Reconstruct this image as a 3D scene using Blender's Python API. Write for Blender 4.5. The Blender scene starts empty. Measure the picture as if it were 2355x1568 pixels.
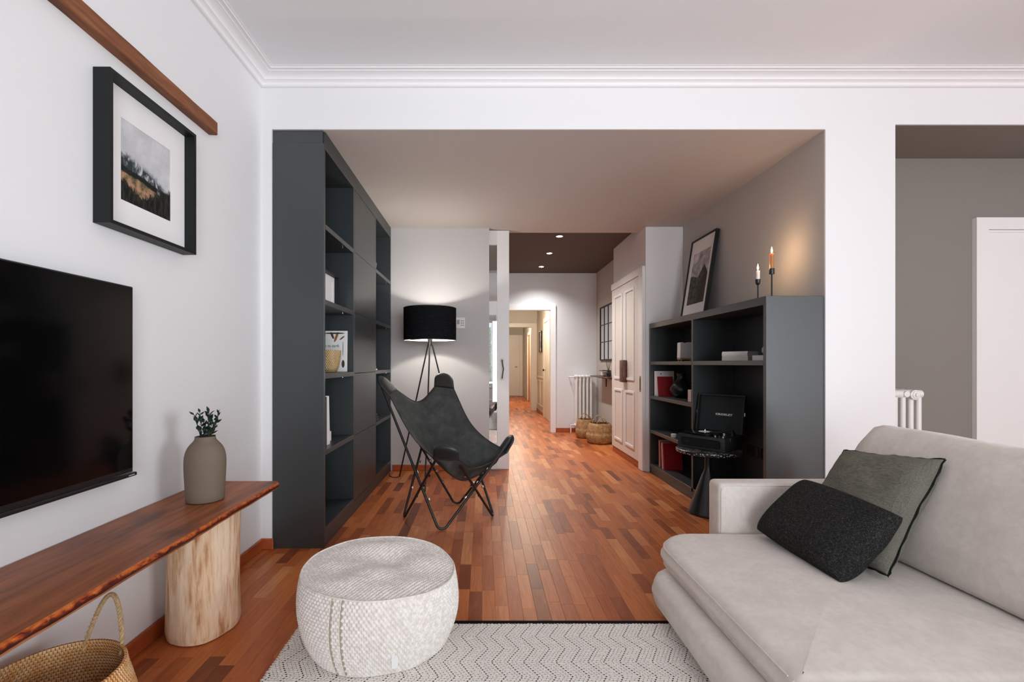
import bpy, bmesh, math, random
from mathutils import Vector, Matrix, noise
random.seed(7)
PI = math.pi
SC = bpy.context.scene
COL = SC.collection

# ------------------------------------------------------------------ camera
cam_d = bpy.data.cameras.new('camera')
cam = bpy.data.objects.new('camera', cam_d); COL.objects.link(cam)
cam.location = (0, 0, 1.2); cam.rotation_euler = (PI/2, 0, 0)
cam_d.sensor_fit = 'HORIZONTAL'; cam_d.sensor_width = 36.0
cam_d.lens = 36.0*1050/2355
cam_d.shift_x = (1177.5-1112)/2355; cam_d.shift_y = (836-784)/2355
cam_d.clip_start = 0.05; cam_d.clip_end = 100
SC.camera = cam
# ------------------------------------------------------------------ world, light, exposure
w = bpy.data.worlds.new('world'); SC.world = w; w.use_nodes = True
w.node_tree.nodes['Background'].inputs[0].default_value = (.80, .88, 1.0, 1)
w.node_tree.nodes['Background'].inputs[1].default_value = 1.0
SC.view_settings.view_transform = 'Standard'; SC.view_settings.look = 'None'
SC.view_settings.gamma = 1.0; SC.view_settings.use_curve_mapping = False
SC.view_settings.exposure = 0.36
SC.cycles.use_denoising = True
SC.cycles.max_bounces = 12; SC.cycles.diffuse_bounces = 7; SC.cycles.glossy_bounces = 4
SC.cycles.transmission_bounces = 6; SC.cycles.transparent_max_bounces = 12
SC.cycles.sample_clamp_indirect = 8.0
SC.cycles.caustics_reflective = False; SC.cycles.caustics_refractive = False

def area_light(name, loc, rot, sx, sy, power, col=(1, 1, 1)):
    d = bpy.data.lights.new(name, 'AREA'); d.shape = 'RECTANGLE'; d.size = sx; d.size_y = sy
    d.energy = power; d.color = col
    o = bpy.data.objects.new(name, d); COL.objects.link(o); o.location = loc; o.rotation_euler = rot
    return o
DAY = (.905, .975, 1.02)
# daylight entering through the balcony windows (rear wall y=-3, right wall x=5.6) and the dining window
area_light('daylight_balcony_a', (1.1, -3.14, 1.27), (PI/2, 0, 0), 1.75, 2.45, 122, DAY)
area_light('daylight_balcony_b', (3.7, -3.14, 1.27), (PI/2, 0, 0), 1.75, 2.45, 122, DAY)
area_light('daylight_side', (5.74, -0.6, 1.27), (PI/2, 0, PI/2), 2.35, 2.45, 195, DAY)
area_light('daylight_dining', (-.505, 11.74, 1.45), (PI/2, 0, PI), 1.5, 1.6, 60, DAY)

# ------------------------------------------------------------------ node helpers
class V:
    def __init__(s, nb, k): s.nb, s.k = nb, k
    def _o(s, op, b, r=False): return s.nb.m(op, b, s) if r else s.nb.m(op, s, b)
    def __add__(s, b): return s._o('ADD', b)
    __radd__ = __add__
    def __sub__(s, b): return s._o('SUBTRACT', b)
    def __rsub__(s, b): return s._o('SUBTRACT', b, True)
    def __mul__(s, b): return s._o('MULTIPLY', b)
    __rmul__ = __mul__
    def __truediv__(s, b): return s._o('DIVIDE', b)
    def __lt__(s, b): return s._o('LESS_THAN', b)
    def __gt__(s, b): return s._o('GREATER_THAN', b)
class NB:
    def __init__(s, name):
        s.mat = bpy.data.materials.new(name); s.mat.use_nodes = True
        s.nt = s.mat.node_tree; s.bsdf = s.nt.nodes['Principled BSDF']; s.out = s.nt.nodes['Material Output']
    def node(s, t, **kw):
        n = s.nt.nodes.new(t)
        for k, v in kw.items(): setattr(n, k, v)
        return n
    def put(s, sock, v):
        if isinstance(v, V): s.nt.links.new(v.k, sock)
        elif isinstance(v, (tuple, list)) and len(v) == 3 and sock.type == 'RGBA': sock.default_value = (*v, 1)
        else: sock.default_value = v
    def m(s, op, *a):
        n = s.node('ShaderNodeMath', operation=op)
        for i, x in enumerate(a): s.put(n.inputs[i], x)
        return V(s, n.outputs[0])
    def co(s, which='Object'):
        return V(s, s.node('ShaderNodeTexCoord').outputs[which])
    def sep(s, v):
        n = s.node('ShaderNodeSeparateXYZ'); s.put(n.inputs[0], v); return [V(s, o) for o in n.outputs]
    def comb(s, x, y, z):
        n = s.node('ShaderNodeCombineXYZ')
        for i, a in enumerate((x, y, z)): s.put(n.inputs[i], a)
        return V(s, n.outputs[0])
    def noise(s, vec, scale=5, detail=3, rough=.55, dist=0):
        n = s.node('ShaderNodeTexNoise'); s.put(n.inputs['Vector'], vec)
        n.inputs['Scale'].default_value = scale; n.inputs['Detail'].default_value = detail
        n.inputs['Roughness'].default_value = rough; n.inputs['Distortion'].default_value = dist
        return V(s, n.outputs[0])
    def voro(s, vec, scale, feature='F1', out='Distance'):
        n = s.node('ShaderNodeTexVoronoi', feature=feature); s.put(n.inputs['Vector'], vec)
        n.inputs['Scale'].default_value = scale; return V(s, n.outputs[out])
    def ramp(s, fac, stops, interp='LINEAR'):
        n = s.node('ShaderNodeValToRGB'); s.put(n.inputs[0], fac); cr = n.color_ramp; cr.interpolation = interp
        while len(cr.elements) < len(stops): cr.elements.new(.5)
        for e, (p, c) in zip(cr.elements, stops): e.position = p; e.color = (*c, 1) if len(c) == 3 else c
        return V(s, n.outputs[0])
    def mix(s, fac, a, b, mode='MIX'):
        n = s.node('ShaderNodeMix', data_type='RGBA', blend_type=mode); s.put(n.inputs[0], fac)
        s.put(n.inputs[6], a); s.put(n.inputs[7], b); return V(s, n.outputs[2])
    def smooth(s, x, lo, hi):
        n = s.node('ShaderNodeMapRange', interpolation_type='SMOOTHSTEP'); s.put(n.inputs[0], x)
        n.inputs[1].default_value = lo; n.inputs[2].default_value = hi; return V(s, n.outputs[0])
    def bump(s, h, strength=.3, dist=.01):
        n = s.node('ShaderNodeBump'); n.inputs['Strength'].default_value = strength
        n.inputs['Distance'].default_value = dist; s.put(n.inputs['Height'], h)
        s.nt.links.new(n.outputs[0], s.bsdf.inputs['Normal'])
    def set(s, col=None, rough=None, metal=None, spec=None, **kw):
        b = s.bsdf.inputs
        if col is not None: s.put(b['Base Color'], col)
        if rough is not None: s.put(b['Roughness'], rough)
        if metal is not None: s.put(b['Metallic'], metal)
        if spec is not None: s.put(b['Specular IOR Level'], spec)
        for k, v in kw.items(): s.put(b[k.replace('_', ' ')], v)
        return s.mat
def srgb(r, g, b):
    f = lambda c: (c/255/12.92) if c/255 <= .04045 else ((c/255+.055)/1.055)**2.4
    return (f(r), f(g), f(b))
MATS = {}
def simple(name, col, rough=.5, metal=0, spec=.5, nscale=0, nstr=.1, var=0, **kw):
    nb = NB(name); c = col
    if var or nscale:
        n = nb.noise(nb.co(), nscale or 6, 4)
        if var: c = nb.mix(nb.smooth(n, .3, .7), tuple(x*(1-var) for x in col), tuple(min(1, x*(1+var)) for x in col))
        if nscale: nb.bump(n, nstr, .002)
    MATS[name] = nb.set(c, rough, metal, spec, **kw)
    return MATS[name]
simple('wall_white', (.80, .80, .81), .7, spec=.25, nscale=60, nstr=.05)
simple('ceiling_white', (.82, .84, .86), .8, spec=.2)
simple('plaster_white', (.86, .855, .865), .5, spec=.3)
simple('wall_closet', (.80, .795, .80), .75, spec=.2, nscale=60, nstr=.05)
simple('wall_grey', (.57, .56, .56), .75, spec=.2, nscale=60, nstr=.05)
simple('wall_hall', (.74, .745, .76), .75, spec=.2)
simple('wall_alcove', (.51, .485, .465), .8, spec=.2, nscale=60, nstr=.05)
simple('wall_taupe', (.25, .232, .205), .8, spec=.2, nscale=60, nstr=.05)
simple('wall_beige', (.50, .465, .42), .8, spec=.2)
simple('wall_cream', (.62, .57, .50), .75, spec=.2)
simple('ceiling_recess_taupe', (.24, .215, .19), .8, spec=.2)
simple('ceiling_taupe', (.57, .53, .495), .8, spec=.2)
simple('ceiling_dark', (.12, .095, .08), .8, spec=.2)
simple('white_lacquer', (.84, .83, .825), .35, spec=.4)
simple('cream_lacquer', (.74, .69, .63), .4, spec=.4)
simple('white_enamel', (.82, .81, .79), .3, spec=.5)
simple('anthracite', (.025, .031, .0335), .38, spec=.95, nscale=300, nstr=.02)
simple('black_metal', (.012, .012, .013), .35, spec=.5)
simple('black_frame', (.009, .0105, .011), .5, spec=.28)
simple('black_plastic', (.012, .012, .014), .3, spec=.5)
simple('screen_black', (.002, .002, .0025), .10, spec=.22)
simple('chrome', (.8, .8, .82), .15, metal=1)
simple('steel_dark', (.22, .19, .15), .35, metal=1)
simple('mat_board', (.84, .82, .82), .8, spec=.1)
simple('paper_white', (.82, .81, .80), .7, spec=.2)
simple('paper_cream', (.74, .66, .56), .8, spec=.2)
simple('book_red', (.30, .012, .018), .5, spec=.3)
simple('book_dark', (.05, .06, .065), .5, spec=.3)
simple('book_tan', (.55, .33, .24), .6, spec=.2)
simple('ceramic_white', (.80, .79, .79), .35, spec=.4)
simple('ceramic_taupe', (.185, .143, .107), .75, spec=.25, nscale=120, nstr=.05)
simple('ceramic_pink', (.62, .50, .48), .5, spec=.3)
simple('ceramic_black', (.008, .008, .010), .3, spec=.5)
simple('ceramic_grey', (.13, .13, .135), .5)
simple('wood_light', (.52, .30, .14), .5, nscale=30, var=.15)
simple('wood_dark', (.10, .035, .018), .4, var=.3, nscale=20)
simple('brass', (.45, .33, .16), .35, metal=1)
simple('vinyl', (.006, .006, .006), .18, spec=.6)
simple('record_label', (.78, .78, .80), .5)
simple('label_red', (.6, .07, .04), .5)
simple('grille', (.010, .010, .012), .9, spec=.2)
simple('turntable_vinyl', (.022, .026, .027), .5, spec=.4, nscale=500, nstr=.1)
simple('lid_lining', (.028, .034, .036), .8, spec=.2)
simple('candle_white', (.85, .80, .74), .5, Subsurface_Weight=.2)
simple('candle_amber', (.50, .22, .07), .35, Subsurface_Weight=.2)
simple('leaf_green', (.008, .028, .020), .5, spec=.4)
simple('stem_brown', (.05, .035, .02), .7)
simple('rope', (.46, .32, .16), .8, nscale=80, nstr=.4, var=.2)
simple('binding_black', (.008, .008, .009), .9, spec=.1)
simple('frayed_edge', (.022, .024, .021), .95, spec=.1)
simple('cord_black', (.01, .01, .01), .6)
simple('fabric_tag', (.78, .78, .80), .8)
simple('tag_small', (.45, .45, .45), .6)
simple('wick', (.02, .015, .01), .9)
simple('shade_lining', (.85, .83, .80), .8, spec=.1)
simple('foliage', (.10, .28, .06), .7)
simple('mirror_glass', (.86, .88, .88), .02, metal=1)
simple('display_grey', (.30, .32, .33), .4)

def emit(name, col, strength):
    nb = NB(name); e = nb.node('ShaderNodeEmission'); e.inputs[0].default_value = (*col, 1); e.inputs[1].default_value = strength
    nb.nt.links.new(e.outputs[0], nb.out.inputs[0]); MATS[name] = nb.mat
emit('bulb_glow', (1, .82, .60), 14); emit('spot_glow', (1, .90, .76), 30); emit('flame', (1, .72, .42), 9)

def glass(name, refl=.08, tint=(1, 1, 1), rough=.0):
    nb = NB(name); t = nb.node('ShaderNodeBsdfTransparent'); t.inputs[0].default_value = (*tint, 1)
    g = nb.node('ShaderNodeBsdfGlossy'); g.inputs['Roughness'].default_value = rough
    mx = nb.node('ShaderNodeMixShader')
    lw = nb.node('ShaderNodeFresnel'); lw.inputs[0].default_value = 1.5
    f = V(nb, lw.outputs[0])*(refl/.04)
    nb.put(mx.inputs[0], nb.m('MINIMUM', f, 1.0))
    nb.nt.links.new(t.outputs[0], mx.inputs[1]); nb.nt.links.new(g.outputs[0], mx.inputs[2])
    nb.nt.links.new(mx.outputs[0], nb.out.inputs[0]); MATS[name] = nb.mat
glass('window_glass', .05); glass('picture_glass', .02); glass('door_glass', .22, (.90, .93, .92))

# --- floor planks: a tone per plank, grain along y
nb = NB('parquet')
oi = V(nb, nb.node('ShaderNodeObjectInfo').outputs['Random']); ri = V(nb, nb.node('ShaderNodeNewGeometry').outputs['Random Per Island'])
rnd = nb.m('FRACT', oi*3.77+ri*7.31)
x, y, z = nb.sep(nb.co())
vec = nb.comb(x*1.0+rnd*37.0, y*.07+rnd*11.0, z)
g1 = nb.noise(vec, 70, 5, .6, .6); g2 = nb.noise(nb.comb(x+rnd*5.0, y*.3+rnd*9.0, 0.0), 14, 3, .5, 1.2)
tone = nb.ramp(rnd, [(0, srgb(120, 60, 34)), (.07, srgb(148, 76, 40)), (.25, srgb(176, 95, 49)), (.62, srgb(192, 108, 57)), (.88, srgb(202, 118, 65)), (1, srgb(216, 146, 92))])
c = nb.mix(nb.smooth(g1, .35, .75)*.35, tone, (.10, .025, .010), 'MIX')
c = nb.mix(nb.smooth(g2, .45, .8)*.25, c, srgb(205, 128, 76))
nb.bump(g1, .05, .001)
MATS['parquet'] = nb.set(c, nb.noise(vec, 9)*.12+.32, spec=.28)

def wood(name, stops, stretch, scale, axis=1, rough=.4, spec=.4, dark=None, bs=.15):
    nb = NB(name); p = nb.sep(nb.co()); q = [a*1.0 for a in p]; q[axis] = p[axis]*stretch
    v = nb.comb(*q); n = nb.noise(v, scale, 6, .62, .8); n2 = nb.noise(v, scale*4.5, 4, .6, .3)
    n3 = nb.noise(nb.comb(*[a*1.0 for a in p]) if axis != 1 else nb.comb(p[0], p[1]*.45, p[2]), 5.5, 3, .5, .5)
    c = nb.ramp(n*.62+n2*.38, stops)
    if dark: c = nb.mix(nb.smooth(n3, .5, .72)*.75, c, dark)
    nb.bump(n2, bs, .002)
    MATS[name] = nb.set(c, rough, spec=spec)
wood('bench_wood', [(.28, srgb(96, 50, 30)), (.40, srgb(136, 76, 45)), (.52, srgb(160, 94, 57)), (.64, srgb(178, 110, 70)), (.8, srgb(194, 128, 86))], .06, 13, 1, .42, .3, srgb(78, 46, 34))
wood('beam_wood', [(.25, srgb(84, 50, 32)), (.45, srgb(124, 76, 50)), (.6, srgb(146, 94, 64)), (.85, srgb(164, 112, 80))], .12, 16, 1, .6, .25, srgb(74, 46, 32))
wood('skirting_wood', [(.2, srgb(120, 50, 24)), (.5, srgb(168, 84, 44)), (.8, srgb(190, 104, 58))], .1, 20, 1, .4)
wood('log_wood', [(.32, srgb(136, 86, 56)), (.41, srgb(196, 148, 110)), (.50, srgb(226, 192, 158)), (.60, srgb(240, 216, 190)), (.74, srgb(200, 150, 112))], .13, 15, 2, .7, .2, None, .35)
# live edge: orange sapwood above ragged dark red bark
nb = NB('live_edge'); x, y, z = nb.sep(nb.co())
n = nb.noise(nb.comb(x, y*1.0, z*1.6), 24, 5, .65, 1.0); n2 = nb.noise(nb.comb(x, y*.3, z), 60, 4)
k = n*1.15 + (z-.578)*24.0 + n2*.3 - .34
c = nb.ramp(k, [(.28, (.035, .006, .004)), (.50, srgb(92, 26, 12)), (.62, srgb(170, 72, 24)), (.82, srgb(210, 116, 46))])
nb.bump(n, .6, .006); MATS['live_edge'] = nb.set(c, .45, spec=.4)
# sofa cloth
nb = NB('sofa_cloth'); p = nb.co(); n = nb.noise(p, 9, 5, .6); n2 = nb.noise(p, 900, 2); n3 = nb.noise(p, 45, 4)
c = nb.mix(nb.smooth(n*.6+n3*.4, .36, .66), srgb(218, 210, 203), srgb(230, 223, 217)); nb.bump(n2, .25, .002)
MATS['sofa_cloth'] = nb.set(c, .9, spec=.12, Sheen_Weight=.25, Sheen_Roughness=.5)
# boucle
nb = NB('boucle'); p = nb.co(); n = nb.noise(p, 330, 3, .7, .6); n2 = nb.noise(p, 120, 2)
c = nb.ramp(n*.75+n2*.25, [(.36, (.010, .010, .010)), (.52, (.030, .030, .029)), (.63, (.11, .11, .105)), (.72, (.22, .22, .215))]); nb.bump(n, 1.0, .006)
MATS['boucle'] = nb.set(c, .95, spec=.1)
# linen
nb = NB('linen'); p = nb.co(); x, y, z = nb.sep(p)
n = nb.noise(nb.comb(x*.25, y, z*3.0), 160, 3); n2 = nb.noise(p, 14, 3); n3 = nb.noise(nb.comb(x*.2, y*.2, z*2.6), 15, 4, .6, 1.0)
c = nb.mix(nb.smooth(n, .3, .7), srgb(98, 98, 89), srgb(124, 123, 112)); c = nb.mix(nb.smooth(n2, .4, .75)*.4, c, srgb(124, 122, 110))
nb.bump(n3*.85+n*.15, .55, .018); MATS['linen'] = nb.set(c, .9, spec=.12)
# chair leather / suede
nb = NB('suede_grey'); p = nb.co(); n = nb.noise(p, 11, 6, .65, .4); n2 = nb.noise(p, 420, 3)
c = nb.ramp(n, [(.3, (.030, .032, .031)), (.52, (.048, .051, .049)), (.75, (.075, .077, .072))]); nb.bump(n2, .2, .002)
MATS['suede_grey'] = nb.set(c, .75, spec=.3)
simple('leather_black', (.014, .016, .017), .38, spec=.5, nscale=160, nstr=.15)
# lamp shade: black cloth, a little light leaks through the weave
nb = NB('shade_black'); x, y, z = nb.sep(nb.co()); n = nb.noise(nb.comb(x*2.0, y*2.0, z*22.0), 9, 4, .6)
d = nb.node('ShaderNodeBsdfDiffuse'); d.inputs[0].default_value = (.010, .010, .012, 1)
t = nb.node('ShaderNodeBsdfTranslucent'); nb.put(t.inputs[0], nb.ramp(n, [(.45, (.02, .016, .012)), (.72, (.11, .095, .08))]))
mx = nb.node('ShaderNodeAddShader'); nb.nt.links.new(d.outputs[0], mx.inputs[0]); nb.nt.links.new(t.outputs[0], mx.inputs[1])
nb.nt.links.new(mx.outputs[0], nb.out.inputs[0]); MATS['shade_black'] = nb.mat
# terrazzo
nb = NB('terrazzo'); p = nb.co(); n = nb.voro(p, 95, 'F1', 'Distance'); cc = nb.voro(p, 95, 'F1', 'Color')
r1, r2, r3 = nb.sep(cc); k = (n < .36)*(r1 > .35)
MATS['terrazzo'] = nb.set(nb.mix(k, (.012, .012, .013), (.72, .71, .70)), .3)
# seagrass weave
def weave(name, a, b, cdark, su, sv):
    nb = NB(name); x, y, z = nb.sep(nb.co()); ang = nb.m('ARCTAN2', y, x)
    n = nb.noise(nb.co(), 26, 4); n2 = nb.noise(nb.comb(ang*40.0, z*160.0, 0.0), 1.0, 3)
    h = nb.m('SINE', ang*su+nb.m('FLOOR', z*sv)*PI)*.5+.5
    vv = nb.m('ABSOLUTE', nb.m('FRACT', z*sv)-.5)
    c = nb.mix(nb.smooth(n*.6+n2*.4, .35, .65), a, b); c = nb.mix(nb.smooth(h, .0, .35)*-1.0+1.0, c, cdark)
    nb.bump(h-vv*1.2, .7, .006); MATS[name] = nb.set(c, .75, spec=.2)
weave('seagrass', srgb(218, 154, 90), srgb(244, 206, 156), srgb(176, 108, 56), 110, 91)
weave('seagrass_far', srgb(178, 134, 84), srgb(216, 184, 138), srgb(110, 70, 36), 60, 60)
weave('straw', srgb(196, 164, 118), srgb(222, 198, 156), srgb(150, 112, 70), 40, 90)
# knitted wool of the pouf
nb = NB('knit_wool'); p = nb.co(); n = nb.noise(p, 60, 4); n2 = nb.noise(p, 500, 2)
c = nb.mix(nb.smooth(n, .35, .65), srgb(220, 213, 207), srgb(238, 234, 230)); nb.bump(n2, .3, .002)
MATS['knit_wool'] = nb.set(c, .95, spec=.1)
simple('knit_seam', srgb(170, 156, 138), .95, spec=.1)
# rug: zigzag of black dashes on ivory yarn
nb = NB('rug_weave'); x, y, z = nb.sep(nb.co())
hb = .085
tri = nb.m('ABSOLUTE', nb.m('FRACT', y/(2*hb))-.5)*(2*hb)
wob = nb.noise(nb.co(), 20, 2)*.008
s = x + tri*.62 + wob
grp = nb.m('FLOOR', nb.m('FRACT', s/.064)*4.0)
line = nb.m('ABSOLUTE', nb.m('FRACT', s/.016)-.5)
dash = nb.m('FRACT', y/.0115 + nb.m('FLOOR', s/.016)*.37)
keep = nb.noise(nb.comb(x, y, 5.0), 60, 2)
bold = grp < .5
isl = (line < (bold*.11+.075))*(dash > .50)*(keep > (.42-bold*.3))
edge = (line > .17)*bold*(line < .32)*(dash < .8)*(dash > .3)
yarn = nb.m('SINE', x*(2*PI/.016))*.5+.5; yarn2 = nb.m('SINE', y*(2*PI/.0115))*.5+.5
n = nb.noise(nb.co(), 90, 4)
c = nb.mix(nb.smooth(n, .3, .7), srgb(232, 227, 220), srgb(246, 243, 239))
c = nb.mix(nb.m('MINIMUM', isl, 1.0), c, (.018, .016, .015))
nb.bump(yarn*yarn2+isl*-.5, .35, .005); MATS['rug_weave'] = nb.set(c, .95, spec=.1)
simple('rug_yarn', srgb(222, 216, 208), .95, spec=.1)

# pictures: misty hillside, and a dark peak under clouds
nb = NB('print_mist'); x, y, z = nb.sep(nb.co()); p = nb.comb(x, 0.0, z)
n = nb.noise(p, 9, 6, .6); nf = nb.noise(p, 26, 5, .65); tree = nb.noise(nb.comb(x*1.0, 0.0, z*.28), 75, 4, .6)
u = x*7.0; v = z*6.25
sky = nb.mix(nb.smooth(n, .35, .7), srgb(192, 192, 196), srgb(214, 214, 217))
r1 = .10-u*.26-u*u*.14+(nf-.5)*.30; fog = nb.smooth(nb.noise(nb.comb(x, 0.0, z*.6), 22, 5, .6, 1.2), .50, .66)
m1 = nb.smooth(r1-v, -.06, .18)
hill = nb.mix(fog, srgb(48, 58, 60), srgb(196, 198, 202))
c = nb.mix(m1, sky, hill)
r2 = u*-.10-.34+(n-.5)*.30
c = nb.mix(nb.smooth(r2-v, 0, .03), c, nb.mix(nb.smooth(nf, .4, .62), srgb(176, 138, 110), srgb(92, 84, 62)))
r2b = nb.m('ABSOLUTE', v-r2-.03)
c = nb.mix(nb.smooth(r2b, .10, .05)*nb.smooth(n, .42, .52), c, srgb(30, 32, 30))
r3 = nb.m('ABSOLUTE', u+.25)*.42-.72+(tree-.5)*.7
c = nb.mix(nb.smooth(r3-v, -.03, .06), c, nb.mix(nb.smooth(tree, .4, .7), srgb(20, 22, 20), srgb(58, 56, 48)))
MATS['print_mist'] = nb.set(c, .6, spec=.2)
nb = NB('print_peak'); x, y, z = nb.sep(nb.co()); p = nb.comb(x, 0.0, z)
n = nb.noise(p, 7, 5, .6, .6); nf = nb.noise(p, 24, 5, .6); u = x*5.2; v = z*3.4
sky = nb.ramp(n, [(.35, srgb(132, 130, 136)), (.5, srgb(176, 175, 182)), (.65, srgb(222, 222, 228))])
peak = .42-nb.m('ABSOLUTE', u-.45)*.75+(nf-.5)*.12
peak2 = .02+u*-.12+(n-.5)*.25
pk = nb.m('MAXIMUM', peak, peak2)
rock = nb.mix(nb.smooth(nf, .35, .65), srgb(56, 53, 50), srgb(96, 92, 82))
rock = nb.mix(nb.smooth(u-.1+v*-.5, 0, .6)*.8, rock, srgb(52, 46, 43))
c = nb.mix(nb.smooth(pk-v, 0, .03), sky, rock)
MATS['print_peak'] = nb.set(c, .6, spec=.2)
# magazine cover
nb = NB('magazine_cover'); x, y, z = nb.sep(nb.co()); c = nb.mix(0.0, (.80, .79, .79), (.8, .8, .8))
def blob(cx, cz, rx, rz, ang, colr):
    global c
    ca, sa = math.cos(ang), math.sin(ang)
    X = (x-cx)*ca+(z-cz)*sa; Z = (z-cz)*ca-(x-cx)*sa
    X = X/rx; Z = Z/rz
    c = nb.mix((X*X+Z*Z) < 1.0, c, colr)
blob(.045, .115, .010, .045, -.35, srgb(150, 100, 62)); blob(.090, .105, .006, .024, -.9, srgb(120, 84, 54)); blob(.012, .125, .009, .03, .4, srgb(90, 62, 44))
blob(.03, .142, .08, .006, 0, srgb(60, 50, 45)); blob(.10, -.10, .012, .03, 0, srgb(70, 58, 52)); blob(.098, .02, .003, .06, 0, srgb(120, 118, 118))
MATS['magazine_cover'] = nb.set(c, .35, spec=.4)

# ------------------------------------------------------------------ mesh helpers
WORLD = {}
def tag(o, label=None, cat=None, group=None, kind=None):
    if label: o['label'] = label
    if cat: o['category'] = cat
    if group: o['group'] = group
    if kind: o['kind'] = kind
    return o
def thing(name, label, cat, loc=(0, 0, 0), rz=0, group=None, kind=None):
    o = bpy.data.objects.new(name, None); COL.objects.link(o)
    o.empty_display_size = .05; o.location = loc; o.rotation_euler = (0, 0, rz)
    WORLD[o] = Vector(loc); return tag(o, label, cat, group, kind)
def mk(name, bm, mat, parent=None, smooth=True, local=False, loc=None, ang=35):
    """bm in world coordinates unless local; one mesh object"""
    base = Vector((0, 0, 0))
    if parent is not None and not local: base = WORLD[parent]
    if loc is not None and parent is None: base = Vector(loc)
    if base.length: bmesh.ops.translate(bm, verts=bm.verts, vec=-base)
    bmesh.ops.recalc_face_normals(bm, faces=bm.faces)
    me = bpy.data.meshes.new(name); bm.to_mesh(me); bm.free()
    for mm in (mat if isinstance(mat, (list, tuple)) else [mat]): me.materials.append(MATS[mm])
    if smooth:
        me.polygons.foreach_set('use_smooth', [True]*len(me.polygons)); me.set_sharp_from_angle(angle=math.radians(ang))
    o = bpy.data.objects.new(name, me); COL.objects.link(o)
    if parent is not None: o.parent = parent
    elif loc is not None: o.location = loc
    WORLD[o] = Vector(base) if parent is None or not local else Vector((0, 0, 0))
    if parent is not None and not local: WORLD[o] = Vector(base)
    return o
def BM(): return bmesh.new()
def box(x0, x1, y0, y1, z0, z1, bev=0, seg=1, bm=None):
    bm = bm or BM()
    co = [(x, y, z) for x in (x0, x1) for y in (y0, y1) for z in (z0, z1)]
    vs = [bm.verts.new(c) for c in co]
    fs = [bm.faces.new([vs[i] for i in f]) for f in ((0, 1, 3, 2), (4, 6, 7, 5), (0, 4, 5, 1), (2, 3, 7, 6), (0, 2, 6, 4), (1, 5, 7, 3))]
    if bev:
        ed = list({e for f in fs for e in f.edges})
        bmesh.ops.bevel(bm, geom=ed, offset=bev, segments=seg, profile=.5, affect='EDGES')
    return bm
def prism(pts, axis, a, b, bm=None):
    """extrude a 2D outline; axis 'y': pts are (x,z); 'z': (x,y); 'x': (y,z)"""
    bm = bm or BM()
    P = {'y': lambda p, t: (p[0], t, p[1]), 'z': lambda p, t: (p[0], p[1], t), 'x': lambda p, t: (t, p[0], p[1])}[axis]
    A = [bm.verts.new(P(p, a)) for p in pts]; B = [bm.verts.new(P(p, b)) for p in pts]
    bm.faces.new(A); bm.faces.new(B[::-1]); n = len(pts)
    for i in range(n): bm.faces.new([A[i], A[(i+1) % n], B[(i+1) % n], B[i]])
    return bm
def loft(rings, cap0=True, cap1=True, closed=True, bm=None):
    bm = bm or BM(); R = [[bm.verts.new(p) for p in r] for r in rings]
    for a, b in zip(R, R[1:]):
        n = len(a)
        for i in range(n if closed else n-1): bm.faces.new([a[i], a[(i+1) % n], b[(i+1) % n], b[i]])
    if cap0: bm.faces.new(R[0][::-1])
    if cap1: bm.faces.new(R[-1])
    return bm
def lathe(prof, cx=0, cy=0, n=48, sx=1, sy=1, cap0=True, cap1=True, fn=None, rot=0, bm=None):
    rings = []
    for j, (r, z) in enumerate(prof):
        ring = []
        for i in range(n):
            a = 2*PI*i/n; rr = r
            if fn: rr, zz = fn(r, z, a, j)
            else: zz = z
            X, Y = rr*math.cos(a)*sx, rr*math.sin(a)*sy
            ring.append((cx+X*math.cos(rot)-Y*math.sin(rot), cy+X*math.sin(rot)+Y*math.cos(rot), zz))
        rings.append(ring)
    return loft(rings, cap0, cap1, bm=bm)
def tube(pts, r, n=10, closed=False, bm=None, cap=True):
    pts = [Vector(p) for p in pts]; N = len(pts); rings = []
    rr = r if isinstance(r, (list, tuple)) else [r]*N
    T = []
    for i in range(N):
        if closed: t = pts[(i+1) % N]-pts[i-1]
        else: t = pts[min(i+1, N-1)]-pts[max(i-1, 0)]
        T.append(t.normalized())
    up = Vector((0, 0, 1)) if abs(T[0].z) < .9 else Vector((1, 0, 0))
    u = (up-T[0]*up.dot(T[0])).normalized(); U = [u]
    for i in range(1, N):
        q = T[i-1].rotation_difference(T[i]); u = q @ u; u = (u-T[i]*u.dot(T[i])).normalized(); U.append(u)
    twist = 0
    if closed:
        q = T[-1].rotation_difference(T[0]); ue = q @ U[-1]
        twist = math.atan2(ue.cross(U[0]).dot(T[0]), ue.dot(U[0]))
    for i in range(N):
        v = T[i].cross(U[i]); tw = twist*i/N
        rings.append([pts[i]+rr[i]*(math.cos(2*PI*k/n+tw)*U[i]+math.sin(2*PI*k/n+tw)*v) for k in range(n)])
    if closed:
        bm = bm or BM(); R = [[bm.verts.new(p) for p in r_] for r_ in rings]
        for a, b in zip(R, R[1:]+R[:1]):
            for k in range(n): bm.faces.new([a[k], a[(k+1) % n], b[(k+1) % n], b[k]])
        return bm
    return loft(rings, cap, cap, bm=bm)
def rod(a, b, r, n=12, bm=None): return tube([a, b], r, n, bm=bm)
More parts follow.
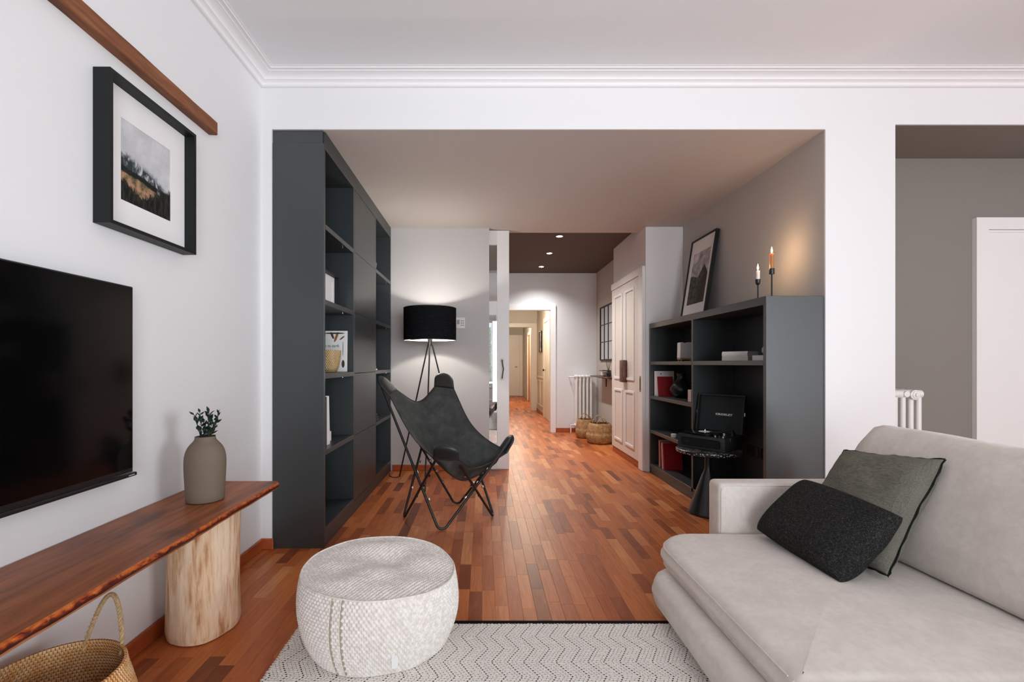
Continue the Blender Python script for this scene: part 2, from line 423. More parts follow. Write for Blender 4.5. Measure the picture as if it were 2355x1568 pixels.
def fillet(pts, r, seg=8, closed=False, keep_tip=False):
    pts = [Vector(p) for p in pts]; N = len(pts); out = []
    if keep_tip:
        q = []
        for i in range(N):
            if not closed and i in (0, N-1): q.append(pts[i]); continue
            a = (pts[i-1]-pts[i]).normalized(); b = (pts[(i+1) % N]-pts[i]).normalized()
            h = math.acos(max(-1, min(1, a.dot(b))))/2; bis = (a+b).normalized()
            q.append(pts[i]-bis*r*(1/math.sin(h)-1))
        pts = q
    for i in range(N):
        if not closed and i in (0, N-1): out.append(pts[i]); continue
        p = pts[i]; a = (pts[i-1]-p); b = (pts[(i+1) % N]-p)
        la, lb = a.length, b.length; a.normalize(); b.normalize()
        h = math.acos(max(-1, min(1, a.dot(b))))/2
        if h > PI/2-.01: out.append(p); continue
        d = min(r/math.tan(h), la*.45, lb*.45); R = d*math.tan(h)
        bis = (a+b).normalized(); c = p+bis*(R/math.sin(h))
        s = p+a*d-c; e = p+b*d-c
        ax = s.cross(e).normalized(); tot = s.angle(e)
        for k in range(seg+1): out.append(c+Matrix.Rotation(tot*k/seg, 3, ax) @ s)
    return out
def rrect(x0, x1, y0, y1, r, seg=6):
    """ccw rounded rectangle outline; r = (ll, lr, ur, ul)"""
    if not isinstance(r, (list, tuple)): r = [r]*4
    out = []
    for (cx, cy, a0, rr) in ((x0+r[0], y0+r[0], PI, r[0]), (x1-r[1], y0+r[1], 1.5*PI, r[1]), (x1-r[2], y1-r[2], 0, r[2]), (x0+r[3], y1-r[3], .5*PI, r[3])):
        for k in range(seg+1):
            a = a0+.5*PI*k/seg; out.append((cx+rr*math.cos(a), cy+rr*math.sin(a)))
    return out
def resample(pl, n):
    P = [Vector((*p[:2], 0)) for p in pl]; P.append(P[0]); L = [0]
    for a, b in zip(P, P[1:]): L.append(L[-1]+(b-a).length)
    out = []; j = 0
    for i in range(n):
        t = L[-1]*i/n
        while L[j+1] < t: j += 1
        f = (t-L[j])/max(1e-9, L[j+1]-L[j]); q = P[j].lerp(P[j+1], f); out.append((q.x, q.y))
    return out
def inset(pl, d):
    n = len(pl); out = []
    for i in range(n):
        a, b = Vector(pl[i-1]), Vector(pl[(i+1) % n]); t = (b-a)
        if t.length < 1e-9: out.append(pl[i]); continue
        t.normalize(); nrm = Vector((-t.y, t.x)); out.append((pl[i][0]+nrm.x*d, pl[i][1]+nrm.y*d))
    return out
def cushion(pl, z0, z1, r, dome=0, bulge=0, seg=5, rings_top=8, zfn=None):
    """upholstered slab from a plan outline: rounded edges, bulging sides, domed top"""
    cx = sum(p[0] for p in pl)/len(pl); cy = sum(p[1] for p in pl)/len(pl); R = []
    def ring(q, z): R.append([(p[0], p[1], z+(zfn(p[0], p[1], z) if zfn else 0)) for p in q])
    def scaled(q, f): return [(cx+(p[0]-cx)*f, cy+(p[1]-cy)*f) for p in q]
    base = inset(pl, r)
    ring(scaled(base, .3), z0)
    for k in range(seg+1):
        a = .5*PI*k/seg; ring(inset(pl, r*(1-math.sin(a))), z0+r*(1-math.cos(a)))
    if bulge:
        for k in range(1, 4): ring(inset(pl, -bulge*math.sin(PI*k/4)), z0+r+(z1-z0-2*r)*k/4)
    for k in range(seg+1):
        a = .5*PI*k/seg; ring(inset(pl, r*(1-math.cos(a))), z1-r+r*math.sin(a))
    for k in range(1, rings_top+1):
        f = 1-k/(rings_top+.35); ring(scaled(base, f), z1+dome*(1-f**2.2))
    return loft(R)
def ring_frame(w, h, t, d, ox=0, oz=0, y0=0, t2=None, bm=None):
    """rectangular picture-frame ring in the local xz plane, front at y0, depth d towards +y"""
    bm = bm or BM(); t2 = t2 if t2 is not None else t
    def q(a, b, y): return [bm.verts.new((ox+s*a, y, oz+c*b)) for s, c in ((-1, -1), (1, -1), (1, 1), (-1, 1))]
    O0, I0, O1, I1 = q(w/2, h/2, y0), q(w/2-t, h/2-t2, y0), q(w/2, h/2, y0+d), q(w/2-t, h/2-t2, y0+d)
    for i in range(4):
        j = (i+1) % 4
        bm.faces.new([O0[i], O0[j], I0[j], I0[i]]); bm.faces.new([O1[j], O1[i], I1[i], I1[j]])
        bm.faces.new([O0[j], O0[i], O1[i], O1[j]]); bm.faces.new([I0[i], I0[j], I1[j], I1[i]])
    return bm
def xf(bm, M):
    bmesh.ops.transform(bm, matrix=M, verts=bm.verts); return bm
def frame_m(o, ex, ey, ez):
    M = Matrix.Identity(4)
    for i, e in enumerate((ex, ey, ez)):
        for k in range(3): M[k][i] = e[k]
    for k in range(3): M[k][3] = o[k]
    return M
def text_bm(s, size, depth=.0006, align='CENTER', shear=0, spacing=1.0, bold=0):
    cu = bpy.data.curves.new('lettering', 'FONT'); cu.body = s; cu.size = size; cu.extrude = depth; cu.align_x = align
    cu.align_y = 'CENTER'; cu.shear = shear; cu.space_character = spacing; cu.offset = bold; cu.resolution_u = 3
    o = bpy.data.objects.new('lettering', cu); COL.objects.link(o)
    dg = bpy.context.evaluated_depsgraph_get(); me = bpy.data.meshes.new_from_object(o.evaluated_get(dg))
    bm = BM(); bm.from_mesh(me); bpy.data.objects.remove(o); bpy.data.curves.remove(cu); bpy.data.meshes.remove(me)
    return bm
def struct(name, bm, mat, label, cat='wall', smooth=False, **kw):
    return tag(mk(name, bm, mat, None, smooth, **kw), label, cat, kind='structure')

# ================================================================== THE SETTING
XL = -1.44            # left wall face
YF = 2.958            # front wall face (header)
ZC = 3.05             # living ceiling
HA = 2.718            # alcove ceiling / header underside
# ---- floor and its parquet
floor = struct('floor', box(-2.4, 5.75, -3.2, 17.2, -.08, -.019), 'wood_dark', 'red brown strip parquet floor running through living room and corridor', 'floor')
REG = [(-1.46, 5.6, -3.0, 3.06), (-1.40, 2.2, 3.06, 8.1), (2.66, 5.6, 3.06, 3.5), (.28, 1.5, 8.1, 17.0), (-2.3, .3, 8.1, 11.6)]
PW = .0655; LENS = [.22, .30, .36, .44, .52]
def plank_bm(L, bm=None, x=0, y=0):
    bm = bm or BM(); g = .0002; c = .0007
    def ring(d, z): return [bm.verts.new((x+sx*(PW/2-d), y+sy*(L/2-d), z)) for sx, sy in ((-1, -1), (1, -1), (1, 1), (-1, 1))]
    A, B, C = ring(g, -.018), ring(g, -c*.7), ring(g+c, 0)
    for P, Q in ((A, B), (B, C)):
        for i in range(4): bm.faces.new([P[i], P[(i+1) % 4], Q[(i+1) % 4], Q[i]])
    bm.faces.new(C); return bm
pieces = []
rr = random.Random(11)
x = -2.3+PW/2
while x < 5.6:
    y = -3.2+rr.random()*.5
    while y < 17:
        L = rr.choice(LENS); yc = y+L/2
        if any(a-.03 < x < b+.03 and c-.1 < yc < d+.1 for a, b, c, d in REG): pieces.append((x, yc, L))
        y += L
    x += PW
def seen(x, y):
    if y < .6: return 0
    px, py = 1112+1050*x/y, 836+1260/y
    if not (0 < px < 2355 and py < 1590): return 0
    if x > -.85 and y < 2.12: return 0              # under the rug
    if x < -1.03 and y > 2.98: return 0             # under the bookcases
    if x > 1.83 and y > 2.9: return 0
    if x > .80 and y < 2.5: return 0                # under the sofa
    if abs(x+.46) < .33 and abs(y-2.3) < .45: return 0
    if x > 1.1 and y < 2.9: return 0
    return 1/(y*y)
pieces.sort(key=lambda p: -seen(p[0], p[1])*p[2])
lib = {}
for L in LENS:
    bm = plank_bm(L); bmesh.ops.recalc_face_normals(bm, faces=bm.faces); me = bpy.data.meshes.new('plank'); bm.to_mesh(me); bm.free()
    me.materials.append(MATS['parquet']); lib[L] = me
for (px, py, L) in pieces[:300]:
    o = bpy.data.objects.new('plank', lib[L]); COL.objects.link(o); o.parent = floor; o.location = (px, py, 0)
bm = BM()
for (px, py, L) in pieces[300:]: plank_bm(L, bm, px, py)
o = mk('planks', bm, 'parquet', floor, False); o['kind'] = 'stuff'

# ---- living room walls
struct('wall_left', box(XL-.12, XL, -3.0, YF, 0, ZC), 'wall_white', 'long white left wall behind the television and bench')
fr = [(XL-.12, 0), (-1.372, 0), (-1.372, HA), (2.215, HA), (2.215, 0), (2.668, 0), (2.668, 2.749), (4.9, 2.749), (4.9, 0), (5.72, 0), (5.72, ZC), (XL-.12, ZC)]
struct('wall_front', prism(fr, 'y', YF, YF+.012), 'wall_white', 'white front wall with two wide openings and a pillar between them')
struct('wall_rear', prism([(XL-.12, 0), (.2, 0), (.2, 2.52), (2.0, 2.52), (2.0, 0), (2.8, 0), (2.8, 2.52), (4.6, 2.52), (4.6, 0), (5.72, 0), (5.72, ZC), (XL-.12, ZC)], 'y', -3.12, -3.0), 'wall_white', 'white rear wall with two balcony windows behind the viewer')
struct('wall_right', prism([(-3.0, 0), (-1.8, 0), (-1.8, 2.52), (.6, 2.52), (.6, 0), (YF, 0), (YF, ZC), (-3.0, ZC)], 'x', 5.6, 5.72), 'wall_white', 'white right wall with a wide balcony window')
struct('ceiling', box(XL-.12, 5.72, -3.12, YF+.1, ZC, ZC+.1), 'ceiling_white', 'flat white plaster ceiling of the living room', 'ceiling')
# cornice: profile (distance from wall, z), mitred in the corner
PR = [(0, 2.985), (.016, 2.985), (.022, 2.99), (.022, 3.006), (.03, 3.012), (.04, 3.014)]
for k in range(9):
    a = .5*PI*k/8; PR.append((.044+.046*(1-math.cos(a)), 3.015+.023*math.sin(a)))
PR += [(.094, 3.038), (.094, 3.043), (.106, 3.043), (.112, 3.041), (.118, 3.041), (.118, 3.0475), (.132, 3.0475), (.132, 3.0499), (0, 3.0499)]
R = [[(XL+.0005+d, -2.995, z) for d, z in PR], [(XL+.0005+d, YF-.0005-d, z) for d, z in PR], [(5.595, YF-.0005-d, z) for d, z in PR]]
struct('trim_1', loft(R), 'plaster_white', 'white stepped cornice moulding where the walls meet the ceiling', 'cornice', True, ang=30)
# baseboards
def skirt(name, x0, x1, y0, y1, label, h=.07, mat='skirting_wood'):
    struct(name, box(x0, x1, y0, y1, 0.0005, h, .004), mat, label, 'baseboard', True)
skirt('baseboard_left', XL+.0005, XL+.016, -2.99, YF-.016, 'reddish wood baseboard along the left wall under the bench')
skirt('baseboard_front', XL+.0005, -1.358, YF-.016, YF-.0005, 'short reddish baseboard piece beside the tall bookcase')
skirt('baseboard_alcove', -1.02, .055, 5.105, 5.1195, 'orange wood baseboard below the grey wall behind the floor lamp', .068)
skirt('baseboard_closet', 1.785, 1.7995, 5.1, 6.31, 'red brown baseboard under the white panelled closet door', .075)
skirt('baseboard_hall', 1.265, 1.975, 7.985, 7.9995, 'dark red baseboard beside the hall radiator', .075)
skirt('baseboard_corridor', 1.355, 1.3695, 10.26, 11.66, 'thin red brown baseboard along the corridor wainscot', .07)
# alcove
struct('wall_alcove_left', box(-1.56, -1.3725, YF+.0125, 5.3, 0, 2.8), 'wall_grey', 'hidden left wall of the alcove behind the tall bookcase')
struct('wall_alcove_right', box(2.215, 2.66, YF+.0125, 5.3, 0, 2.8), 'wall_alcove', 'taupe grey right wall of the alcove above the low bookcase')
struct('ceiling_alcove', box(-1.56, 2.3, YF+.0125, 5.3, HA, 2.86), 'ceiling_taupe', 'taupe painted lowered ceiling of the alcove', 'ceiling')
struct('wall_far', prism([(-1.372, 0), (.063, 0), (.063, HA), (-1.372, HA)], 'y', 5.12, 5.165), 'wall_grey', 'light grey wall panel behind the black floor lamp')
struct('wall_pocket', box(-1.372, .055, 5.25, 5.30, 0, 2.785), 'wall_grey', 'rear skin of the grey wall the glass door slides behind')
struct('wall_closet', box(1.80, 2.214, 5.07, 6.32, 0, 2.784), 'wall_closet', 'grey closet block between the low bookcase and the hall')
# hall
struct('wall_hall_right', box(1.98, 2.10, 6.32, 8.0, 0, 2.785), 'wall_beige', 'beige hall wall carrying the black gridded mirror')
struct('wall_hall_back', prism([(-1.5, 0), (-1.2, 0), (-1.2, 2.14), (.25, 2.14), (.25, 0), (.44, 0), (.44, 2.135), (1.17, 2.135), (1.17, 0), (2.1, 0), (2.1, 2.785), (-1.5, 2.785)], 'y', 8.0, 8.1), 'wall_hall', 'pale grey end wall of the hall around the corridor doorway')
struct('wall_hall_left', box(-1.56, -1.44, 5.3, 8.1, 0, 2.785), 'wall_hall', 'pale left wall of the hall behind the glass door')
struct('ceiling_hall', box(-1.56, 2.2, 5.3, 8.1, 2.785, 2.86), 'ceiling_dark', 'dark brown hall ceiling with recessed spotlights', 'ceiling')
# corridor
struct('wall_corridor_left', box(.30, .44, 8.1, 17.0, 0, 2.55), 'wall_cream', 'cream left wall of the corridor')
struct('wall_corridor_right', box(1.37, 1.49, 8.1, 11.7, 0, 2.55), 'wall_cream', 'cream right wall of the corridor with a small picture')
struct('wall_corridor_middle', prism([(.44, 0), (.5, 0), (.5, 2.13), (1.22, 2.13), (1.22, 0), (1.60, 0), (1.60, 2.55), (.44, 2.55)], 'y', 11.7, 11.82), 'wall_cream', 'cream partition with a doorway halfway down the corridor')
struct('wall_corridor_far', box(1.47, 1.59, 11.82, 17.0, 0, 2.5), 'wall_cream', 'cream right wall of the far corridor section')
struct('wall_corridor_end', box(.3, 1.6, 17.0, 17.1, 0, 2.55), 'wall_beige', 'beige wall closing the far end of the corridor')
struct('ceiling_corridor', box(.3, 1.6, 8.1, 17.1, 2.55, 2.62), 'ceiling_dark', 'dark brown ceiling of the narrow corridor', 'ceiling')
# dining room seen through the glass door
struct('wall_dining_back', prism([(-2.3, 0), (-2.3, 2.55), (.30, 2.55), (.30, 0), (.29, 0), (.29, 2.3), (-1.3, 2.3), (-1.3, 0)], 'y', 11.5, 11.62), 'wall_white', 'white dining room wall around its garden window')
struct('wall_dining_left', box(-2.42, -2.3, 8.1, 11.6, 0, 2.55), 'wall_white', 'white side wall of the dining room')
struct('wall_dining_front', box(-2.42, -1.5, 8.0, 8.1, 0, 2.785), 'wall_white', 'white short wall beside the dining room entrance')
struct('ceiling_dining', box(-2.42, .3, 8.1, 11.62, 2.55, 2.62), 'ceiling_white', 'white ceiling of the dining room', 'ceiling')
struct('wall_dining_sill', box(-1.3, .29, 11.5, 11.62, 0, .55), 'wall_white', 'white parapet under the dining room window')
# right recess
struct('wall_recess', box(2.66, 5.72, 3.45, 3.57, 0, 2.85), 'wall_taupe', 'taupe wall of the right recess beside the white door')
struct('ceiling_recess', box(2.66, 5.72, YF+.0125, 3.45, 2.749, 2.85), 'ceiling_recess_taupe', 'taupe underside of the right recess ceiling', 'ceiling')

# ---- windows (balcony casements behind and beside the viewer, dining window)
def window(name, w, h, loc, rz, label, z0):
    t = thing(name, label, 'window', loc, rz, kind='structure')
    mk('window_frame', ring_frame(w, h, .07, .06, 0, h/2+z0, .0), 'white_lacquer', t, False, True)
    mk('mullion', box(-.05, .05, .005, .055, z0+.07, z0+h-.07, .004), 'white_lacquer', t, False, True)
    for s in (-1, 1):
        f = mk('pane', box(min(s*.05, s*(w/2-.07)), max(s*.05, s*(w/2-.07)), .025, .031, z0+.07, z0+h-.07), 'window_glass', t, False, True)
    return t
window('window_1', 1.80, 2.518, (1.1, -3.06, 0), PI, 'white framed balcony window behind the viewer, opposite the alcove', .001)
window('window_2', 1.80, 2.518, (3.7, -3.06, 0), PI, 'white framed balcony window behind the sofa corner', .001)
window('window_3', 2.40, 2.518, (5.66, -.6, 0), -PI/2, 'white framed balcony window in the right wall', .001)
window('window_4', 1.58, 1.74, (-.505, 11.56, 0), 0, 'white dining room window with green leaves outside', .555)

# ---- doors
# sliding glass door
d1 = thing('door_1', 'white sliding door with tall glass panes half hidden behind grey wall', 'door', (-.13, 5.2, 0), kind='structure')
Y0, Y1 = 5.185, 5.222
mk('stile', box(.153, .291, Y0, Y1, .006, 2.712, .003), 'white_lacquer', d1)
mk('stile', box(-.551, -.413, Y0, Y1, .006, 2.712, .003), 'white_lacquer', d1)
for z0, z1 in ((.006, .30), (1.75, 1.91), (2.55, 2.712)): mk('rail', box(-.413, .153, Y0, Y1, z0, z1, .003), 'white_lacquer', d1)
for z0, z1 in ((.30, 1.75), (1.91, 2.55)): mk('pane', box(-.413, .153, 5.20, 5.206, z0, z1), 'door_glass', d1, False)
h = mk('handle', tube(fillet([(.212, Y0-.004, 1.245), (.212, Y0-.035, 1.238), (.216, Y0-.036, 1.19), (.226, Y0-.036, 1.14), (.216, Y0-.036, 1.08), (.212, Y0-.035, 1.04), (.212, Y0-.004, 1.033)], .02, 5), .0065, 8), 'steel_dark', d1)
for z in (1.243, 1.035):
    bm = lathe([(.026, 0), (.026, .004), (.018, .008), (.008, .009)], n=20); xf(bm, frame_m((.212, Y0-.0005, z), (1, 0, 0), (0, 0, 1), (0, -1, 0)))
    mk('rosette', bm, 'white_enamel', h)
# panelled closet door on the closet block (faces -x)
d2 = thing('door_2', 'tall white four-panel closet door with brown wooden handle', 'door', (1.80, 5.75, 0), kind='structure')
mk('leaf', box(1.776, 1.7995, 5.215, 6.315, .078, 2.20, .003), 'cream_lacquer', d2)
def mould(yc, zc, w, h):
    bm = ring_frame(w, h, .034, .012); xf(bm, frame_m((1.764, yc, zc), (0, -1, 0), (1, 0, 0), (0, 0, 1))); bmesh.ops.bevel(bm, geom=list(bm.edges), offset=.0045, segments=2, affect='EDGES')
    return bm
for yc, wd in ((6.005, .35), (5.542, .345)):
    mk('upper_panel_moulding', mould(yc, 1.552, wd, 1.112), 'white_lacquer', d2)
    mk('lower_panel_moulding', mould(yc, .533, wd, .686), 'white_lacquer', d2)
mk('casing', box(1.765, 1.7995, 5.075, 5.21, .001, 2.29, .005), 'white_lacquer', d2)
mk('head_casing', box(1.765, 1.7995, 5.212, 6.318, 2.205, 2.29, .005), 'white_lacquer', d2)
mk('handle', box(1.722, 1.7755, 5.64, 5.79, .968, 1.243, .008, 2), 'wood_dark', d2)
pl = mk('pull_plate', box(1.762, 1.7655, 5.118, 5.165, .882, 1.06, .001), 'brass', d2)
mk('pull_recess', box(1.7612, 1.7625, 5.127, 5.156, .90, 1.04), 'black_metal', pl)
# white door in the right recess
d3 = thing('door_3', 'plain white door with casing in the taupe right recess', 'door', (4.2, 3.45, 0), kind='structure')
mk('casing', prism([(3.69, .001), (3.78, .001), (3.78, 2.205), (4.70, 2.205), (4.70, .001), (4.79, .001), (4.79, 2.294), (3.69, 2.294)], 'y', 3.415, 3.449), 'white_lacquer', d3)
mk('leaf', box(3.783, 4.697, 3.436, 3.449, .006, 2.20, .002), 'white_lacquer', d3)
mk('bead', box(3.783, 4.697, 3.425, 3.437, 2.185, 2.203, .003), 'white_lacquer', d3)
k = mk('handle', tube(fillet([(4.63, 3.434, 1.04), (4.63, 3.38, 1.04), (4.52, 3.38, 1.04)], .015, 4), .008, 8), 'chrome', d3)
# doorway casings of the hall and corridor
struct('trim_2', prism([(.36, .001), (.4405, .001), (.4405, 2.136), (1.169, 2.136), (1.169, .001), (1.26, .001), (1.26, 2.24), (.36, 2.24)], 'y', 7.955, 7.9995), 'white_lacquer', 'white casing around the doorway from hall to corridor', 'casing')
struct('trim_3', prism([(.445, .001), (.501, .001), (.501, 2.131), (1.219, 2.131), (1.219, .001), (1.365, .001), (1.365, 2.23), (.445, 2.23)], 'y', 11.66, 11.6995), 'cream_lacquer', 'cream casing around the second doorway down the corridor', 'casing')
d4 = thing('door_4', 'plain cream door closing the far end of the corridor', 'door', (.95, 17, 0), kind='structure')
mk('casing', prism([(.46, .001), (.56, .001), (.56, 2.17), (1.335, 2.17), (1.335, .001), (1.455, .001), (1.455, 2.26), (.46, 2.26)], 'y', 16.96, 16.9995), 'cream_lacquer', d4)
mk('leaf', box(.562, 1.333, 16.985, 16.9995, .006, 2.168, .002), 'cream_lacquer', d4)
mk('handle', tube([(1.25, 16.984, 1.08), (1.25, 16.95, 1.08), (1.17, 16.95, 1.08)], .012, 8), 'brass', d4)
d5 = thing('door_5', 'cream door in the right corridor wall just past the doorway', 'door', (1.37, 9.7, 0), kind='structure')
mk('casing', prism([(9.15, .001), (9.25, .001), (9.25, 2.10), (10.13, 2.10), (10.13, .001), (10.25, .001), (10.25, 2.20), (9.15, 2.20)], 'x', 1.335, 1.3695), 'cream_lacquer', d5)
mk('leaf', box(1.352, 1.3695, 9.253, 10.127, .006, 2.098, .002), 'cream_lacquer', d5)
mk('knob', xf(lathe([(.006, 0), (.006, .03), (.026, .035), (.028, .05), (.018, .062), (.002, .064)], n=16), frame_m((1.352, 9.95, 1.06), (0, 1, 0), (0, 0, 1), (-1, 0, 0))), 'black_metal', d5)
d6 = thing('door_6', 'cream door in the far corridor section beyond the second doorway', 'door', (1.47, 14.4, 0), kind='structure')
mk('casing', prism([(13.9, .001), (14.0, .001), (14.0, 2.10), (14.9, 2.10), (14.9, .001), (15.0, .001), (15.0, 2.2), (13.9, 2.2)], 'x', 1.43, 1.4695), 'cream_lacquer', d6)
mk('leaf', box(1.455, 1.4695, 14.003, 14.897, .006, 2.098, .002), 'wood_light', d6)
# wainscot panel in corridor
struct('trim_4', box(1.352, 1.3695, 10.26, 11.655, .86, .90, .004), 'cream_lacquer', 'cream chair rail topping the corridor wainscot', 'rail')
for i, (a, b) in enumerate(((10.33, 10.92), (11.0, 11.58))):
    bm = ring_frame(b-a, .62, .03, .012); xf(bm, frame_m((1.356, (a+b)/2, .50), (0, -1, 0), (1, 0, 0), (0, 0, 1)))
    struct('trim_%d' % (5+i), bm, 'cream_lacquer', ('cream wainscot panel nearer the corridor side door', 'cream wainscot panel nearer the second corridor doorway')[i], 'panel')

# ================================================================== HALL SPOTLIGHTS, AND UNSEEN LAMPS ADDED IN THE CORRIDOR
def spot(y, label):
    t = thing('ceiling_spotlight', label, 'spotlight', (.945, y, 2.785), group='recessed spotlights in the hall ceiling')
    mk('trim_ring', lathe([(.045, 2.7845), (.047, 2.781), (.036, 2.780), (.034, 2.7845)], .945, y, 24, cap0=False, cap1=False), 'white_lacquer', t)
    mk('lens', lathe([(.035, 2.7835), (.034, 2.7815)], .945, y, 24), 'spot_glow', t)
    d = bpy.data.lights.new('spot_beam', 'SPOT'); d.energy = 92; d.spot_size = 2.35; d.spot_blend = 1.0; d.color = (1, .97, .95); d.shadow_soft_size = .04
    o = bpy.data.objects.new('spot_beam', d); COL.objects.link(o); o.parent = t; o.location = (0, 0, -.012)
spot(5.68, 'lit recessed spotlight nearest the alcove in the dark hall ceiling')
spot(6.55, 'lit recessed spotlight in the middle of the dark hall ceiling')
spot(7.46, 'lit recessed spotlight nearest the corridor in the dark hall ceiling')
def added_flush_lamp(x, y, z, e, label):  # fixture out of view, added to give the corridor its warm light
    t = thing('added_ceiling_lamp', label, 'lamp', (x, y, z), group='unseen flush lamps added in the corridor')
    mk('base', lathe([(.09, z-.001), (.09, z-.02)], x, y, 24), 'white_lacquer', t)
    mk('diffuser', lathe([(.08, z-.021), (.075, z-.045), (.05, z-.06), (.005, z-.064)], x, y, 24), 'shade_lining', t)
    d = bpy.data.lights.new('added_lamp_glow', 'POINT'); d.energy = e; d.color = (1, .86, .68); d.shadow_soft_size = .06
    o = bpy.data.objects.new('added_lamp_glow', d); COL.objects.link(o); o.parent = t; o.location = (0, 0, -.15)
added_flush_lamp(.9, 9.3, 2.55, 60, 'unseen round ceiling lamp added over the first corridor section')
added_flush_lamp(.9, 13.6, 2.55, 95, 'unseen round ceiling lamp added over the far corridor section')

# ================================================================== FURNITURE
AN = 'anthracite'
# ---- tall bookcase (left)
BX0, BX1 = -1.37, -1.035
tb = thing('tall_bookcase', 'tall dark grey built-in bookcase with cupboard doors down the middle', 'bookcase', (-1.2, 4.0, 0))
mk('side_panel', box(BX0, BX1, 2.965, 2.99, .001, 2.632, .0015), AN, tb)
mk('filler_panel', box(BX0, BX1-.012, 2.972, 2.99, 2.633, 2.716), AN, tb)
mk('side_panel', box(BX0, BX1, 5.075, 5.10, .001, 2.716, .0015), AN, tb)
POST = [(3.635, 3.665), (4.365, 4.395)]
for a, b in POST: mk('upright', box(BX0+.012, BX1, a, b, .092, 2.60, .001), AN, tb)
mk('back_panel', box(BX0, BX0+.010, 2.991, 5.074, .092, 2.60), AN, tb)
mk('fascia', box(BX1-.022, BX1, 2.991, 5.074, 2.601, 2.716, .001), AN, tb)
mk('top_panel', box(BX0+.012, BX1-.023, 2.991, 5.074, 2.601, 2.63), AN, tb)
mk('plinth', box(BX0+.05, BX1-.004, 2.991, 5.074, .001, .088, .001), AN, tb)
SH = [.125, .634, 1.135, 1.62, 2.114]
for a, b in ((2.991, 3.634), (4.396, 5.074)):
    for z in SH: mk('shelf', box(BX0+.012, BX1, a, b, z-.034, z, .001), AN, tb)
mk('base_board', box(BX0+.012, BX1-.025, 3.666, 4.364, .091, .11), AN, tb)
ZD = [.095, .622, 1.122, 1.608, 2.10, 2.598]
for a, b in zip(ZD, ZD[1:]): mk('door', box(BX1-.020, BX1, 3.668, 4.362, a+.002, b-.002, .001), AN, tb)
for z in SH[1:]:
    for y in (3.45, 4.99):
        mk('shelf_pin', lathe([(.0035, z-.042), (.0035, z-.0345)], BX1-.03, y, 8), 'chrome', tb)
# ---- low bookcase (right)
RX0, RX1 = 1.835, 2.213
lb = thing('low_bookcase', 'low dark grey bookcase with two bays along the taupe alcove wall', 'bookcase', (2.02, 4.0, 0))
ZT = 1.64
mk('top_board', box(RX0, RX1, 2.9965, 5.0175, ZT-.055, ZT, .001), AN, lb)
mk('side_panel', box(RX0, RX1, 2.966, 2.996, .001, ZT, .0015), AN, lb)
mk('side_panel', box(RX0, RX1, 5.018, 5.048, .001, ZT, .0015), AN, lb)
mk('divider', box(RX0, RX1-.013, 4.0, 4.03, .105, ZT-.056, .001), AN, lb)
mk('back_panel', box(RX1-.012, RX1, 2.997, 5.017, .10, ZT-.056), AN, lb)
mk('plinth', box(RX0+.005, RX1-.1, 2.997, 5.017, .001, .072, .001), AN, lb)
for a, b in ((2.997, 3.999), (4.031, 5.017)):
    mk('shelf', box(RX0, RX1-.013, a, b, 1.222-.034, 1.222, .001), AN, lb)
    mk('bottom_shelf', box(RX0, RX1-.013, a, b, .073, .104, .001), AN, lb)
for z in (.85, .475): mk('shelf', box(RX0, RX1-.013, 4.031, 5.017, z-.034, z, .001), AN, lb)

# ---- pictures
def picture(name, label, loc, rz, w, h, t, depth, pw, ph, prn, tilt=0, glass_=True, recess=.8, cat='picture', pz=0):
    o = thing(name, label, cat, loc, rz)
    if tilt: o.rotation_euler = (tilt, 0, rz)
    # local: bottom centre at origin, front at y=-depth, back at y=0
    bm = ring_frame(w, h, t, depth, 0, h/2, -depth); mk('frame', bm, 'black_frame', o, False, True)
    yb = -depth*(1-recess)
    mk('backing_board', box(-w/2+t, w/2-t, yb+.001, -.0005, t, h-t), 'black_frame', o, False, True)
    bm = ring_frame(w-2*t, h-2*t, (w-2*t-pw)/2, .003, 0, h/2, yb-.0035, (h-2*t-ph)/2); mk('mat', bm, 'mat_board', o, False, True)
    p = bpy.data.objects.new('print', None)
    bm = box(-pw/2, pw/2, 0, .001, -ph/2, ph/2); q = mk('print', bm, prn, o, False, True); q.location = (0, yb-.0012, h/2)
    bpy.data.objects.remove(p)
    if glass_: mk('glazing', box(-w/2+t, w/2-t, -depth+.004, -depth+.006, t, h-t), 'picture_glass', o, False, True)
    return o
picture('wall_picture', 'deep black box frame with misty mountain print hung above the television', (XL+.0008, 1.934, 1.72), PI/2, .504, .574, .014, .064, .285, .322, 'print_mist', glass_=False)
# leaning picture on the low bookcase: plane leans back to the wall
lean = math.atan2(.125, .82)
lp = picture('leaning_picture', 'black framed dark mountain peak photograph leaning on the low bookcase', (2.078, 4.503, ZT+.001), -PI/2, .507, .825, .014, .034, .36, .53, 'print_peak', tilt=0, recess=.45, glass_=False)
lp.rotation_euler = (-lean, 0, -PI/2); lp.rotation_mode = 'XYZ'
picture('shelf_picture', 'small deep black photo frame standing inside the tall bookcase', (-1.165, 3.35, 1.6205), PI/2, .38, .25, .012, .045, .26, .15, 'paper_white', glass_=False)
picture('corridor_picture', 'small black framed picture on the cream corridor wall', (1.369, 10.85, 1.47), -PI/2, .40, .50, .02, .03, .2, .3, 'print_peak', glass_=False)

